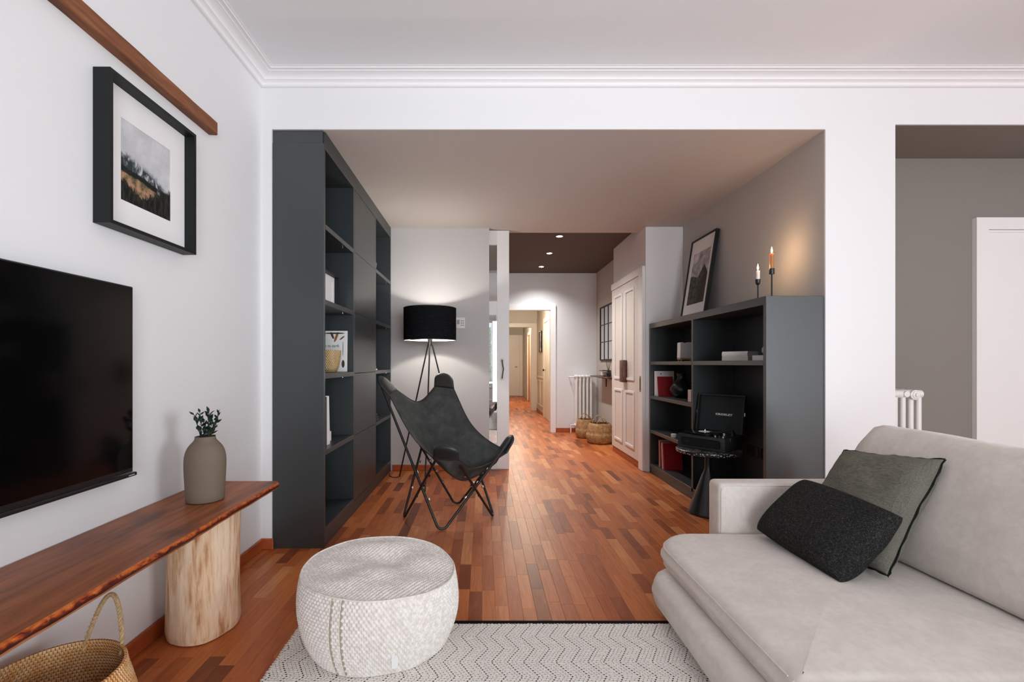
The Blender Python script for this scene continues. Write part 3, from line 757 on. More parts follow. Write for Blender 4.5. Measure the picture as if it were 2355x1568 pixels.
# ---- television
tv = thing('television', 'large black flat screen television mounted on the left wall', 'television', (-1.4, 1.145, 1.13))
mk('wall_mount', box(-1.4395, -1.405, .85, 1.45, .95, 1.30, .003), 'black_metal', tv)
mk('rear_shell', box(-1.404, -1.388, .50, 1.79, .79, 1.495, .004), 'black_plastic', tv)
mk('bezel', box(-1.3875, -1.381, .49, 1.80, .775, 1.502, .003), 'black_plastic', tv)
mk('screen', box(-1.3808, -1.3795, .497, 1.793, .792, 1.496), 'screen_black', tv, False)
bar = mk('lower_bar', box(-1.392, -1.372, .485, 1.812, .758, .774, .006, 3), 'black_plastic', tv)
bm = box(-1.3718, -1.3713, 1.765, 1.795, .7645, .7675)
mk('brand_mark', bm, 'tag_small', bar, False)

# ---- wood beam on the left wall
bm = BM(); R = []
for i in range(41):
    y = .75+(2.394-.75)*i/40; k = .0022
    def J(s): return k*(noise.noise((y*6, s*3.1, 2.0)))
    R.append([(XL+.0006, y, 2.399+J(1)), (-1.399+J(2), y, 2.397+J(3)), (-1.395+J(2), y, 2.401+J(3)), (-1.395+J(4), y, 2.461+J(5)), (-1.399+J(4), y, 2.465+J(5)), (XL+.0006, y, 2.466+J(6))])
tag(mk('wooden_beam', loft(R), 'beam_wood', loc=(XL, 1.57, 2.43)), 'rough brown wooden beam fixed high on the left wall above the picture', 'beam')

# ---- bench with live edge on log legs
bn = thing('live_edge_bench', 'long dark brown live edge plank bench along the left wall', 'bench', (-1.24, 1.3, 0))
ys = [.30+(2.357-.30)*i/90 for i in range(91)]
def ex(y): return -1.045+.010*noise.noise((y*2.3, 1.1, 0))+.004*noise.noise((y*9, 4, 0))
def rnd_end(y, d): return d
pl = [(-1.432, ys[0]), (-1.05, ys[0])] + [(ex(y)-.006, y) for y in ys[:-2]] + [(ex(2.34)-.010, 2.348), (ex(2.34)-.026, 2.357), (-1.432, 2.357)]
mk('plank', prism(pl, 'z', .563, .594), 'bench_wood', bn)
R = []
for y in ys[:-1]:
    e = ex(y); j = .004*noise.noise((y*18, 2, 5)); j2 = .005*noise.noise((y*11, 9, 5))
    R.append([(e-.006, y, .5935), (e+.001+j*.3, y, .591), (e+.004+j, y, .583+j2*.4), (e-.002+j2, y, .572), (e-.012+j, y, .5635), (e-.02, y, .5635), (e-.0065, y, .585)])
mk('bark_edge', loft(R), 'live_edge', bn, local=False).location = (0, 0, 0)
def log(yc, seed, name):
    rn = random.Random(seed); off = rn.random()*20
    def fn(r, z, a, j):
        q = r*(1+.055*noise.noise((math.cos(a)*1.3+off, math.sin(a)*1.3, z*.9))+.018*noise.noise((math.cos(a)*5+off, math.sin(a)*5, z*2)))
        return q, z
    prof = [(.135, .001), (.150, .006), (.155, .03)]+[(.156-.005*math.sin(PI*k/9), .04+(.52-.04)*k/9) for k in range(10)]+[(.156, .545), (.152, .562)]
    bm = lathe(prof, -1.268, yc, 72, fn=fn, sx=.90, sy=1.0)
    return mk(name, bm, 'log_wood', bn)
log(2.075, 3, 'log_leg'); log(.62, 5, 'log_leg')

# ---- vase with sprigs
def vase_prof(s=1): return [(.068, 0), (.0735, .002), (.0755, .006), (.0765, .03), (.0785, .07), (.0805, .11), (.082, .15), (.082, .175), (.0805, .195), (.0775, .211), (.073, .225), (.067, .237), (.060, .247), (.052, .256), (.046, .263), (.042, .270), (.0405, .277), (.041, .282), (.038, .283), (.036, .27), (.05, .24), (.055, .15), (.03, .03)]
vs = lathe([(r, .595+z) for r, z in vase_prof()], -1.237, 2.03, 56)
tag(mk('vase', vs, 'ceramic_taupe', loc=(-1.237, 2.03, .595), ang=60), 'matt taupe bottle vase standing on the bench', 'vase')
pt = thing('leafy_sprigs', 'dark green leafy sprigs standing in the taupe vase', 'plant', (-1.237, 2.03, .85))
leaf_bm = BM(); L = .030; W = .0085; prof = [0, .45, .85, 1, .9, .62, .3, 0]; rows = []
for i, wv in enumerate(prof):
    t = i/(len(prof)-1); rows.append([leaf_bm.verts.new((s*W*wv if wv else 0, L*t, .004*math.sin(PI*t)-abs(s)*.003*wv)) for s in ((-1, 0, 1) if wv else (0,))])
for a, b in zip(rows, rows[1:]):
    if len(a) == 1: [leaf_bm.faces.new([a[0], b[k], b[k+1]]) for k in (0, 1)]
    elif len(b) == 1: [leaf_bm.faces.new([a[k], a[k+1], b[0]]) for k in (0, 1)]
    else: [leaf_bm.faces.new([a[k], a[k+1], b[k+1], b[k]]) for k in (0, 1)]
leaf_me = bpy.data.meshes.new('leaf'); leaf_bm.to_mesh(leaf_me); leaf_bm.free(); leaf_me.materials.append(MATS['leaf_green'])
leaf_me.polygons.foreach_set('use_smooth', [True]*len(leaf_me.polygons))
rn = random.Random(4)
for s in range(9):
    a = rn.random()*2*PI; ht = rn.uniform(.07, .145) if s > 2 else rn.uniform(.13, .15); sp = rn.uniform(.012, .055) if s > 2 else rn.uniform(0, .03)
    P = [Vector((math.cos(a)*(.012+sp*t*t), math.sin(a)*(.012+sp*t*t), -.07+(ht+.07)*t)) for t in [i/8 for i in range(9)]]
    mk('stem', tube(P, .0013, 6), 'stem_brown', pt, True, True)
    m = int(5+ht*55)
    for k in range(m):
        t = .42+.6*k/m
        if t > 1: t = 1
        p = P[int(t*8)].lerp(P[min(8, int(t*8)+1)], t*8-int(t*8))
        o = bpy.data.objects.new('leaf', leaf_me); COL.objects.link(o); o.parent = pt; o.location = p
        o.rotation_euler = (rn.uniform(.5, 1.35), rn.uniform(-.5, .5), k*2.4+rn.uniform(-.4, .4)); sc = rn.uniform(.65, 1.15); o.scale = (sc, sc, sc)

# ---- seagrass basket under the bench
def belly_basket(name, label, cx, cy, z, R, H, hand, mat='seagrass', group=None, waist=True, rim=.8, dense=True):
    t = thing(name, label, 'basket', (cx, cy, z), group=group)
    pr = [(.60*R, 0), (.80*R, .01*H), (.93*R, .12*H), (1.0*R, .28*H), (1.0*R, .42*H), (.95*R, .50*H), (.93*R, .55*H) if waist else (.96*R, .55*H), (.92*R, .66*H), (.87*R, .8*H), (.82*R, .92*H), (rim*R, H)]
    # smooth and densify
    def cr(p, t_):
        n = len(p)-1; f = min(t_*n, n-1e-6); i = int(f); u = f-i; g = lambda k: p[max(0, min(n, k))]
        return [.5*((2*g(i)[c])+(-g(i-1)[c]+g(i+1)[c])*u+(2*g(i-1)[c]-5*g(i)[c]+4*g(i+1)[c]-g(i+2)[c])*u*u+(-g(i-1)[c]+3*g(i)[c]-3*g(i+1)[c]+g(i+2)[c])*u**3) for c in (0, 1)]
    m = 96 if dense else 40; prof = [cr(pr, k/m) for k in range(m+1)]
    inner = [(r-.007, max(zz, .008)) for r, zz in prof[::-1]]
    allp = prof+inner; N = 440 if dense else 120; nu = 110 if dense else 30; nv = H/.011 if dense else H/.02
    amp = .0022 if dense else .002
    def fn(r, zz, a, j):
        row = math.floor(zz/H*nv); ph = (zz/H*nv) % 1
        d = amp*math.sin(nu*a+row*PI)*math.sin(PI*ph)
        lump = 1+.012*noise.noise((math.cos(a)*2+cx*3, math.sin(a)*2, zz*5))
        return (r+d)*lump, zz+.012*H*noise.noise((math.cos(a)*1.5, math.sin(a)*1.5+cx, 3))*(zz/H)
    mk('body', lathe(allp, 0, 0, N, fn=fn), mat, t, True, True, ang=80)
    for (a0, a1, hh, ln) in hand:
        p0 = Vector((math.cos(a0)*R*rim*.985, math.sin(a0)*R*rim*.985, H-.03)); p1 = Vector((math.cos(a1)*R*rim*.985, math.sin(a1)*R*rim*.985, H-.03))
        mid = (p0+p1)/2; out = Vector((mid.x, mid.y, 0)).normalized()
        P = []
        for k in range(41):
            q = k/40; s = math.sin(PI*q)**.75
            P.append(p0.lerp(p1, q)+Vector((0, 0, (hh+.03)*s))+out*ln*s)
        rr = [.0052*(1+.18*math.sin(k*2.1)) if dense else .006 for k in range(41)]
        # two twisted strands
        if dense:
            for s in (0, PI):
                Q = []
                for k in range(161):
                    f = k/160*40; i = min(39, int(f)); p = P[i].lerp(P[i+1], f-i); tg = (P[i+1]-P[i]).normalized()
                    u = tg.orthogonal().normalized() if k == 0 else (u-tg*u.dot(tg)).normalized(); v = tg.cross(u); th = k*.75+s
                    Q.append(p+(u*math.cos(th)+v*math.sin(th))*.0032)
                mk('handle_strand', tube(Q, .0042, 8), 'rope', t, True, True)
        else: mk('handle', tube(P, rr, 8), 'rope', t, True, True)
    return t
belly_basket('seagrass_basket', 'woven seagrass basket with rope handle under the live edge bench', -1.21, 1.27, .0005, .215, .33, [(1.02, 1.84, .135, .03), (-2.5, -1.7, .1, .0)], rim=.80)
belly_basket('belly_basket', 'larger straw belly basket standing on the hall floor by the closet', 1.765, 6.93, .0005, .205, .30, [(.9, 2.2, .10, -.02), (-2.2, -.9, .09, .02)], 'seagrass_far', 'straw belly baskets in the hall', rim=.74, dense=False)
belly_basket('belly_basket', 'smaller straw belly basket behind the other one, against the radiator', 1.66, 7.42, .0005, .165, .30, [(.9, 2.2, .09, -.02), (-2.2, -.9, .08, .02)], 'seagrass_far', 'straw belly baskets in the hall', rim=.76, dense=False)

# ---- rug
rg = thing('rug', 'ivory rug with black dashed zigzag weave under pouf and sofa', 'rug', (.4, .8, 0))
def rugz(x, y): return .010
mk('woven_field', box(-.83, 1.7, -.7, 2.088, .0008, .011, .002), 'rug_weave', rg)
mk('black_binding', box(-.82, 1.7, 2.0885, 2.119, .0008, .0085, .002), 'binding_black', rg)
bm = BM(); rn = random.Random(9)
lp_me = []
for i in range(170):
    xx = -.83+i*.0150
    b = lathe([(.002, 0), (.0062, .002), (.0072, .005), (.0062, .009), (.002, .011)], xx, 2.0865+rn.uniform(-.002, .002), 8, sx=1.05, sy=1.2); me = bpy.data.meshes.new('t'); b.to_mesh(me); b.free(); bm.from_mesh(me); bpy.data.meshes.remove(me)
for i in range(130):
    yy = .1+i*.0153
    b = lathe([(.002, 0), (.0062, .002), (.0072, .005), (.0062, .009), (.002, .011)], -.831+rn.uniform(-.002, .002), yy, 8, sx=1.5, sy=1.0); me = bpy.data.meshes.new('t'); b.to_mesh(me); b.free(); bm.from_mesh(me); bpy.data.meshes.remove(me)
o = mk('edge_loops', bm, 'rug_yarn', rg); o['kind'] = 'stuff'

# ---- pouf
pf = thing('pouf', 'round cream knitted pouf standing on the rug', 'pouf', (-.450, 1.985, .0115))
PRX, PRY = .342, .305
zt = .308
def prof_side(t): # t 0 bottom..1 top
    return 1-.10*(1-t)**3*1.6-.045*t**4+.01*math.sin(PI*t)
def slump(a, f): # height change of the top edge
    return .016*math.cos(a-2.5)*f - .006*math.cos(2*a)*f
N = 720; M = 110; NU = 118; NV = 24; R = []
for j in range(M+1):
    t = j/M; ring = []
    for i in range(N):
        a = 2*PI*i/N; row = math.floor(t*NV); ph = (t*NV) % 1
        cell = math.sin(NU*a+row*PI)*math.sin(PI*ph)
        d = .0048*cell
        lum = 1+.020*noise.noise((math.cos(a)*2.2, math.sin(a)*2.2, t*1.6))+.03*noise.noise((math.cos(a)*.9, math.sin(a)*.9, 4))
        s = prof_side(t)*lum
        ring.append((math.cos(a)*(PRX*s+d), math.sin(a)*(PRY*s+d), .001+t*(zt+slump(a, t))))
    R.append(ring)
rim_ring = R[-1]
mk('side', loft(R, True, False), 'knit_wool', pf, True, True, ang=80)
K = 230; bm = BM(); gv = []
def rim_at(th):
    f = (th/(2*PI) % 1)*N; i = int(f) % N; return Vector(rim_ring[i]).lerp(Vector(rim_ring[(i+1) % N]), f-int(f))
for i in range(K+1):
    row = []
    for j in range(K+1):
        a, b = -1+2*i/K, -1+2*j/K; X, Y = a*math.sqrt(1-b*b/2), b*math.sqrt(1-a*a/2); f = min(1, math.hypot(X, Y)); th = math.atan2(Y, X)
        q = rim_at(th); X, Y = q.x*f, q.y*f
        kx, ky = X/.0165, Y/.0125; rw = math.floor(ky); h = math.sin(2*PI*kx+rw*PI)*math.sin(PI*(ky-rw))*.0026
        dip = .026*(1-f*f)-.030*math.exp(-((X-.03)**2*40+(Y-.04)**2*90))+.022*noise.noise((X*6, Y*8, 2))*(1-f**6)-.016*math.exp(-((X+.12)**2*120+(Y+.06)**2*200))
        row.append(bm.verts.new((X, Y, q.z*(1 if f > 0 else 1)*1.0 if f > .999 else (zt+slump(th, 1)*f+.001)+dip*(1-f**4)+h*(1 if f < .97 else 0))))
    gv.append(row)
for i in range(K):
    for j in range(K): bm.faces.new([gv[i][j], gv[i+1][j], gv[i+1][j+1], gv[i][j+1]])
mk('top', bm, 'knit_wool', pf, True, True, ang=80)
mk('top_seam', tube([Vector(rim_ring[i])+Vector((0, 0, .0012)) for i in range(0, N, 4)], .0030, 8, True), 'knit_wool', pf, True, True)
for a in (-1.93, -1.80):
    P = []
    for j in range(31):
        t = j/30; lum = 1+.020*noise.noise((math.cos(a)*2.2, math.sin(a)*2.2, t*1.6))+.03*noise.noise((math.cos(a)*.9, math.sin(a)*.9, 4)); s = prof_side(t)*lum
        P.append((math.cos(a)*(PRX*s+.001), math.sin(a)*(PRY*s+.001), .004+t*(zt+slump(a, t)-.006)))
    mk('side_seam', tube(P, .0034, 8), 'knit_seam', pf, True, True)
a = -1.20; s = prof_side(.22)*(1+.03*noise.noise((math.cos(a)*.9, math.sin(a)*.9, 4))); c0 = Vector((math.cos(a)*(PRX*s+.005), math.sin(a)*(PRY*s+.005), .07)); n_ = Vector((math.cos(a), math.sin(a), 0)); tx = Vector((-math.sin(a), math.cos(a), 0))
bm = box(-.012, .012, -.001, .001, -.028, .028, .0006); xf(bm, frame_m(c0, tx, n_, (0, 0, 1))); mk('care_label', bm, 'fabric_tag', pf, True, True)

# ---- sofa
sf = thing('sofa', 'low pale beige sofa with one arm and deep seat on the right', 'sofa', (1.5, 1.2, 0))
ZF = .0
def wob(x, y, z): return .006*noise.noise((x*3, y*3, z*4))
base = resample(rrect(.805, 2.19, -.5, 2.30, (.05, .05, .05, .16)), 140)
mk('base', cushion(base, .045, .192, .045, 0, .008, zfn=wob), 'sofa_cloth', sf)
mk('arm_base', box(1.25, 2.19, 2.25, 2.555, .046, .19, .02, 3), 'sofa_cloth', sf)
for (x, y) in ((.92, 2.1), (2.1, 2.45), (.92, -.35), (2.1, -.35)):
    mk('foot', lathe([(.02, .0115), (.024, .014), (.024, .052)], x, y, 16), 'black_plastic', sf)
s1 = resample(rrect(.888, 1.93, 1.285, 2.425, (.03, .03, .04, .20)), 180)
cu1 = mk('seat_cushion', cushion(s1, .185, .308, .042, .028, .012, rings_top=12, zfn=lambda x, y, z: .004*noise.noise((x*4, y*4, z*3))), 'sofa_cloth', sf, ang=70)
s2 = resample(rrect(.885, 1.93, -.45, 1.278, (.05, .03, .03, .03)), 180)
cu2 = mk('seat_cushion', cushion(s2, .185, .312, .045, .030, .014, rings_top=12, zfn=lambda x, y, z: .004*noise.noise((x*4, y*4, z*3))), 'sofa_cloth', sf, ang=70)
for cu, s in ((cu1, s1), (cu2, s2)):
    for zz in (.285, .205):
        q = inset(s, .0035 if zz > .25 else .0045)
        mk('piping', tube([(p[0]+.006*0, p[1], zz) for p in q if p[0] < 1.4], .0028, 6), 'sofa_cloth', cu)
# arm: rounded slab
arm = [(1.257, .19), (1.257, .535), (1.275, .558), (2.12, .560), (2.13, .19)]
bm = box(1.257, 2.17, 2.43, 2.562, .185, .560, .026, 4); mk('arm', bm, 'sofa_cloth', sf)
P = fillet([(1.268, 2.4335, .19), (1.268, 2.4335, .548), (2.05, 2.4335, .548)], .03, 6); mk('arm_piping', tube(P, .0032, 6), 'sofa_cloth', sf)
# back frame and back cushions (lean back)
mk('back_frame', box(2.06, 2.19, -.5, 2.425, .19, .62, .03, 4), 'sofa_cloth', sf)
def back_cushion(y0, y1):
    R = []; n = 60
    prof = resample([(1.85, .322), (1.822, .37), (1.828, .48), (1.868, .62), (1.925, .76), (1.965, .83), (2.01, .875), (2.06, .885), (2.10, .86), (2.125, .80), (2.11, .64), (2.055, .62), (2.05, .40), (2.02, .325)], n)
    cxp = sum(p[0] for p in prof)/n; czp = sum(p[1] for p in prof)/n; m = 28
    for k in range(m+1):
        t = k/m; y = y0+(y1-y0)*t
        e = min(t, 1-t)*(y1-y0); f = 1 if e > .07 else .80+.20*math.sqrt(max(0, 1-((.07-e)/.07)**2))
        R.append([(cxp+(p[0]-cxp)*f+.010*noise.noise((p[1]*4, y*3.2, 1)), y, max(.322, czp+(p[1]-czp)*f+.014*noise.noise((p[0]*3, y*2.6, 7))*(1 if p[1] > .5 else 0))) for p in prof])
    return loft(R)
mk('back_cushion', back_cushion(1.12, 2.40), 'sofa_cloth', sf, ang=70)
mk('back_cushion', back_cushion(-.46, 1.115), 'sofa_cloth', sf, ang=70)

# ---- cushions on the sofa
def pillow(name, label, c, e1, e2, w, h, t, mat, wr=0, pinch=.04, edge=None, seed=0, sq=.42, rnd=0):
    """e1 along width, e2 along height; thickness along e1 x e2"""
    c, e1, e2 = Vector(c), Vector(e1).normalized(), Vector(e2); e2 = (e2-e1*e2.dot(e1)).normalized(); n = e1.cross(e2)
    o = thing(name, label, 'cushion', c); o.matrix_world = frame_m(c, e1, e2, n); G = 56
    bm = BM(); idx = {}
    def pos(u, v, s):
        k = max(0, (1-abs(u)**3.2))*max(0, (1-abs(v)**3.2)); z = s*t/2*k**sq
        px = w/2*u*(1-pinch*(1-v*v)*abs(u)); py = h/2*v*(1-pinch*(1-u*u)*abs(v))
        if rnd: px *= math.sqrt(1-rnd*v*v/2); py *= math.sqrt(1-rnd*u*u/2)
        if wr: z += wr*k**.5*(noise.noise((px*7+seed, py*19, s))+.6*noise.noise((px*13, py*34+seed, s)))*s
        z += .01*noise.noise((u*1.5+seed, v*1.5, s*.0+3))
        if wr: py += wr*.5*noise.noise((px*9+seed, v*2, 5)); px += wr*.5*noise.noise((py*9+seed, u*2, 8))
        return (px, py, z)
    for s in (1, -1):
        for i in range(G+1):
            for j in range(G+1):
                u, v = math.sin((i/G-.5)*PI), math.sin((j/G-.5)*PI)
                bd = i in (0, G) or j in (0, G)
                if bd and s == -1: idx[(i, j, s)] = idx[(i, j, 1)]
                else: idx[(i, j, s)] = bm.verts.new(pos(u, v, s))
    for s in (1, -1):
        for i in range(G):
            for j in range(G):
                f = [idx[(i, j, s)], idx[(i+1, j, s)], idx[(i+1, j+1, s)], idx[(i, j+1, s)]]
                bm.faces.new(f if s == 1 else f[::-1])
    loop = [(i, 0) for i in range(G)]+[(G, j) for j in range(G)]+[(i, G) for i in range(G, 0, -1)]+[(0, j) for j in range(G, 0, -1)]
    rim = [idx[(i, j, 1)].co.copy() for i, j in loop]
    mk('cover', bm, mat, o, True, True, ang=80)
    if edge:
        # flat flange around the seam
        R = []
        for k, p in enumerate(rim):
            d = Vector((p.x/(w/2), p.y/(h/2), 0)); m_ = max(abs(d.x), abs(d.y)); d = Vector((d.x if abs(d.x) > .97*m_ else 0, d.y if abs(d.y) > .97*m_ else 0, 0)).normalized()
            wv = .006*noise.noise((k*.22, seed, 0)); q = p+d*(.008+.005*noise.noise((k*.3, seed, 9)))+Vector((0, 0, wv))
            R.append([p-d*.004+Vector((0, 0, .0016)), q+Vector((0, 0, .0012)), q-Vector((0, 0, .0012)), p-d*.004-Vector((0, 0, .0016))])
        bm = BM(); VV = [[bm.verts.new(x_) for x_ in r_] for r_ in R]
        for a, b in zip(VV, VV[1:]+VV[:1]):
            for k in range(4): bm.faces.new([a[k], a[(k+1) % 4], b[(k+1) % 4], b[k]])
        mk('flange', bm, edge, o, True, True)
    return o
pillow('scatter_cushion', 'large square olive grey linen cushion with dark frayed edge leaning on sofa back', (1.742, 2.095, .552), (-.045, .47, -.05), (.325, .065, .48), .475, .54, .15, 'linen', .009, .035, 'frayed_edge', 3)
bp = pillow('scatter_cushion', 'small rectangular charcoal boucle cushion lying in front of the linen one', (1.525, 2.065, .472), (.0, .53, .01), (.25, .02, .26), .56, .365, .165, 'boucle', .0, .02, None, 8, .36, .15)
mk('brand_tag', box(-.268, -.262, -.125, -.112, -.004, .012), 'tag_small', bp, False, True)

# ---- butterfly chair
ch = thing('butterfly_chair', 'dark grey leather butterfly chair with black tubular steel frame', 'chair', (-.27, 3.58, 0))
E_L, E_B, E_F, E_R = Vector((-.815, 3.60, 1.085)), Vector((-.355, 4.08, 1.10)), Vector((-.255, 3.09, .628)), Vector((.222, 3.62, .615))
F_F, F_L, F_R, F_B = Vector((-.303, 3.28, .0105)), Vector((-.617, 3.56, .0105)), Vector((.072, 3.59, .0105)), Vector((-.230, 3.89, .0105))
for loop in ((F_F, E_L, F_B, E_R), (F_L, E_B, F_R, E_F)):
    mk('frame_rod', tube(fillet(loop, .042, 8, True, True), .0095, 12, True), 'black_metal', ch)
def collar(a, b, t):
    d = (b-a).normalized(); p = a.lerp(b, t); mk('collar', tube([p-d*.008, p+d*.008], .0108, 12), 'chrome', ch)
for a, b in ((F_F, E_L), (F_F, E_R), (F_L, E_F), (F_L, E_B), (F_R, E_B), (F_R, E_F), (F_B, E_R), (F_B, E_L)):
    tot = (b-a).length
    for z in (.20, .30, .39):
        collar(a, b, z/max(b.z, .1) if b.z < .8 else z/b.z)
MT, ML, MR, MF = Vector((-.545, 3.80, .885)), Vector((-.55, 3.405, .685)), Vector((-.095, 3.785, .69)), Vector((-.055, 3.43, .415))
INW = {}; LNW = {'L': (.15, .072), 'B': (.15, .085), 'F': (.085, .088), 'R': (.12, .058)}
for nm, E, a, b in (('L', E_L, MT, ML), ('B', E_B, MT, MR), ('F', E_F, ML, MF), ('R', E_R, MR, MF)):
    iw = ((a+b)/2-E).normalized() if nm not in 'FR' else Vector({'F': (0, .34, -.94), 'R': (-.55, -.02, -.83)}[nm]).normalized(); sd = (a-b); sd = (sd-iw*sd.dot(iw)).normalized(); INW[nm] = (E, iw, sd, a)
def shoulder(nm, m):
    E, iw, sd, a = INW[nm]; s = 1 if m is a else -1
    return E+iw*LNW[nm][0]+sd*s*LNW[nm][1]
def edge_curve(n0, m, n1):
    P = [INW[n0][0]+(shoulder(n0, m)-INW[n0][0])*0.0, INW[n0][0]+(shoulder(n0, m)-INW[n0][0])*.45+INW[n0][2]*(1 if m is INW[n0][3] else -1)*.022, shoulder(n0, m), m, shoulder(n1, m), INW[n1][0]+(shoulder(n1, m)-INW[n1][0])*.45+INW[n1][2]*(1 if m is INW[n1][3] else -1)*.022, INW[n1][0]]
    K = [0, .06, .13, .5, .87, .94, 1]
    T = []
    for i in range(7):
        a, b = max(0, i-1), min(6, i+1); T.append((P[b]-P[a])/(K[b]-K[a]))
    def f(t):
        i = 0
        while i < 5 and t > K[i+1]: i += 1
        h = K[i+1]-K[i]; s = (t-K[i])/h
        return P[i]*(2*s**3-3*s*s+1)+T[i]*h*(s**3-2*s*s+s)+P[i+1]*(-2*s**3+3*s*s)+T[i+1]*h*(s**3-s*s)
    return f
EC = {'T': edge_curve('L', MT, 'B'), 'Fr': edge_curve('F', MF, 'R'), 'Lf': edge_curve('F', ML, 'L'), 'Rt': edge_curve('R', MR, 'B')}
def sling(u, v):
    # u: left(0) .. right(1); v: front(0) .. back(1); corners L=(0,1) B=(1,1) F=(0,0) R=(1,0)
    top, bot, lf, rt = EC['T'](u), EC['Fr'](u), EC['Lf'](v), EC['Rt'](v)
    p = bot*(1-v)+top*v+lf*(1-u)+rt*u-(E_F*(1-u)*(1-v)+E_R*u*(1-v)+E_L*(1-u)*v+E_B*u*v)
    k = 16*u*(1-u)*v*(1-v)
    p = p+Vector((0, 0, -.045*k)); 
    p.z += .006*noise.noise((u*5, v*5, 1))*k
    return p
G = 44; bm = BM(); gv = [[bm.verts.new(sling(i/G, j/G)) for j in range(G+1)] for i in range(G+1)]
for i in range(G):
    for j in range(G): bm.faces.new([gv[i][j], gv[i+1][j], gv[i+1][j+1], gv[i][j+1]])
so = mk('sling', bm, 'suede_grey', ch, ang=80)
md = so.modifiers.new('thickness', 'SOLIDIFY'); md.thickness = .004; md.offset = 0
mk('centre_seam', tube([sling(.5, j/40)+Vector((0, 0, .0022)) for j in range(41)], .0022, 6), 'leather_black', so)
for f in (lambda t: sling(t, 1), lambda t: sling(t, 0), lambda t: sling(0, t), lambda t: sling(1, t)):
    mk('edge_binding', tube([f(j/40) for j in range(41)], .0036, 6), 'leather_black', so)
def pocket(u0, v0, E, wd, ln):
    # leather pocket slipped over a frame corner
    _, inw, side, _ = INW[{(0, 1): 'L', (1, 1): 'B', (0, 0): 'F', (1, 0): 'R'}[(u0, v0)]]; nrm = inw.cross(side).normalized()
    R = []
    for k in range(15):
        t = k/14; f = math.sqrt(max(.0, 1-(1-min(1, t*1.9))**2))*.92+.08*t; a = wd*max(f, .05); b = .017*max(min(1, f*1.2), .2)
        c = E-inw*.022+inw*ln*t
        R.append([c+side*a*math.cos(2*PI*q/28)+nrm*b*math.sin(2*PI*q/28) for q in range(28)])
    o = mk('pocket', loft(R), 'leather_black', ch, ang=70)
    e = R[-1]; mk('stitch', tube([p+inw*-.006 for p in e], .0022, 6, True), 'leather_black', o)
pocket(0, 1, E_L, .076, .172); pocket(1, 1, E_B, .089, .172); pocket(0, 0, E_F, .092, .107); pocket(1, 0, E_R, .062, .142)

# ---- floor lamp
LX, LY = -.545, 4.65
fl = thing('floor_lamp', 'black tripod floor lamp with drum shade lit against the grey wall', 'lamp', (LX, LY, 0))
LZ0, LZ1, LR = 1.438, 1.762, .266
for a in (150, 270, 30):
    a = math.radians(a); mk('leg', rod((LX+.018*math.cos(a), LY+.018*math.sin(a), 1.415), (LX+.40*math.cos(a), LY+.40*math.sin(a), .006), .0075, 10), 'black_metal', fl)
mk('hub', lathe([(.022, 1.385), (.024, 1.39), (.024, 1.455), (.015, 1.46)], LX, LY, 20), 'black_metal', fl)
mk('socket_stem', rod((LX, LY, 1.46), (LX, LY, 1.535), .012), 'black_metal', fl)
sh = mk('shade', lathe([(LR, LZ0), (LR, LZ1)], LX, LY, 72, cap0=False, cap1=False), 'shade_black', fl, ang=60)
mk('lining', lathe([(LR-.003, LZ0+.002), (LR-.003, LZ1-.002)], LX, LY, 72, cap0=False, cap1=False), 'shade_lining', sh, ang=60)
for z in (LZ0, LZ1): mk('rim', tube([(LX+LR*math.cos(2*PI*i/72), LY+LR*math.sin(2*PI*i/72), z) for i in range(72)], .0032, 6, True), 'black_metal', sh)
for a in (.5, .5+2*PI/3, .5+4*PI/3): mk('spider_arm', rod((LX, LY, LZ0+.02), (LX+(LR-.004)*math.cos(a), LY+(LR-.004)*math.sin(a), LZ0+.012), .0025, 6), 'black_metal', fl)
mk('bulb', lathe([(.012, 1.536), (.018, 1.55), (.030, 1.585), (.029, 1.60), (.018, 1.622), (.003, 1.628)], LX, LY, 20), 'bulb_glow', fl)
ld = bpy.data.lights.new('lamp_light', 'POINT'); ld.energy = 52; ld.color = (1, .93, .86); ld.shadow_soft_size = .035
lo = bpy.data.objects.new('lamp_light', ld); COL.objects.link(lo); lo.parent = fl; lo.location = (0, 0, 1.60)
P = fillet([(LX-.34, LY+.20, .006), (-.93, 4.78, .005), (-1.0, 4.86, .005), (-1.025, 5.0, .005)], .06, 6); mk('power_cord', tube(P, .004, 6), 'cord_black', fl)

# ---- thermostat on the grey wall
th = thing('thermostat', 'small white keypad panel on the grey wall beside the lamp shade', 'thermostat', (-.26, 5.12, 1.65))
mk('casing', box(-.312, -.208, 5.104, 5.1195, 1.592, 1.716, .004, 2), 'white_lacquer', th)
mk('display', box(-.298, -.268, 5.1028, 5.1045, 1.64, 1.69), 'display_grey', th, False)
for i in range(3):
    for j in range(2): mk('key', box(-.255+.021*j, -.240+.021*j, 5.1025, 5.1045, 1.622+.024*i, 1.636+.024*i, .001), 'display_grey', th)

# ---- side table
TX, TY = 1.80, 3.66
st = thing('side_table', 'black pedestal side table with speckled terrazzo top and conical foot', 'table', (TX, TY, 0))
mk('table_top', lathe([(.228, .489), (.238, .493), (.240, .505), (.238, .516), (.234, .519)], TX, TY, 72), 'terrazzo', st)
mk('pedestal', lathe([(.140, .001), (.148, .004), (.149, .012), (.145, .022), (.095, .165), (.050, .30), (.034, .335), (.026, .36), (.024, .40), (.024, .47), (.05, .476), (.06, .4885)], TX, TY, 48), 'black_plastic', st, ang=45)

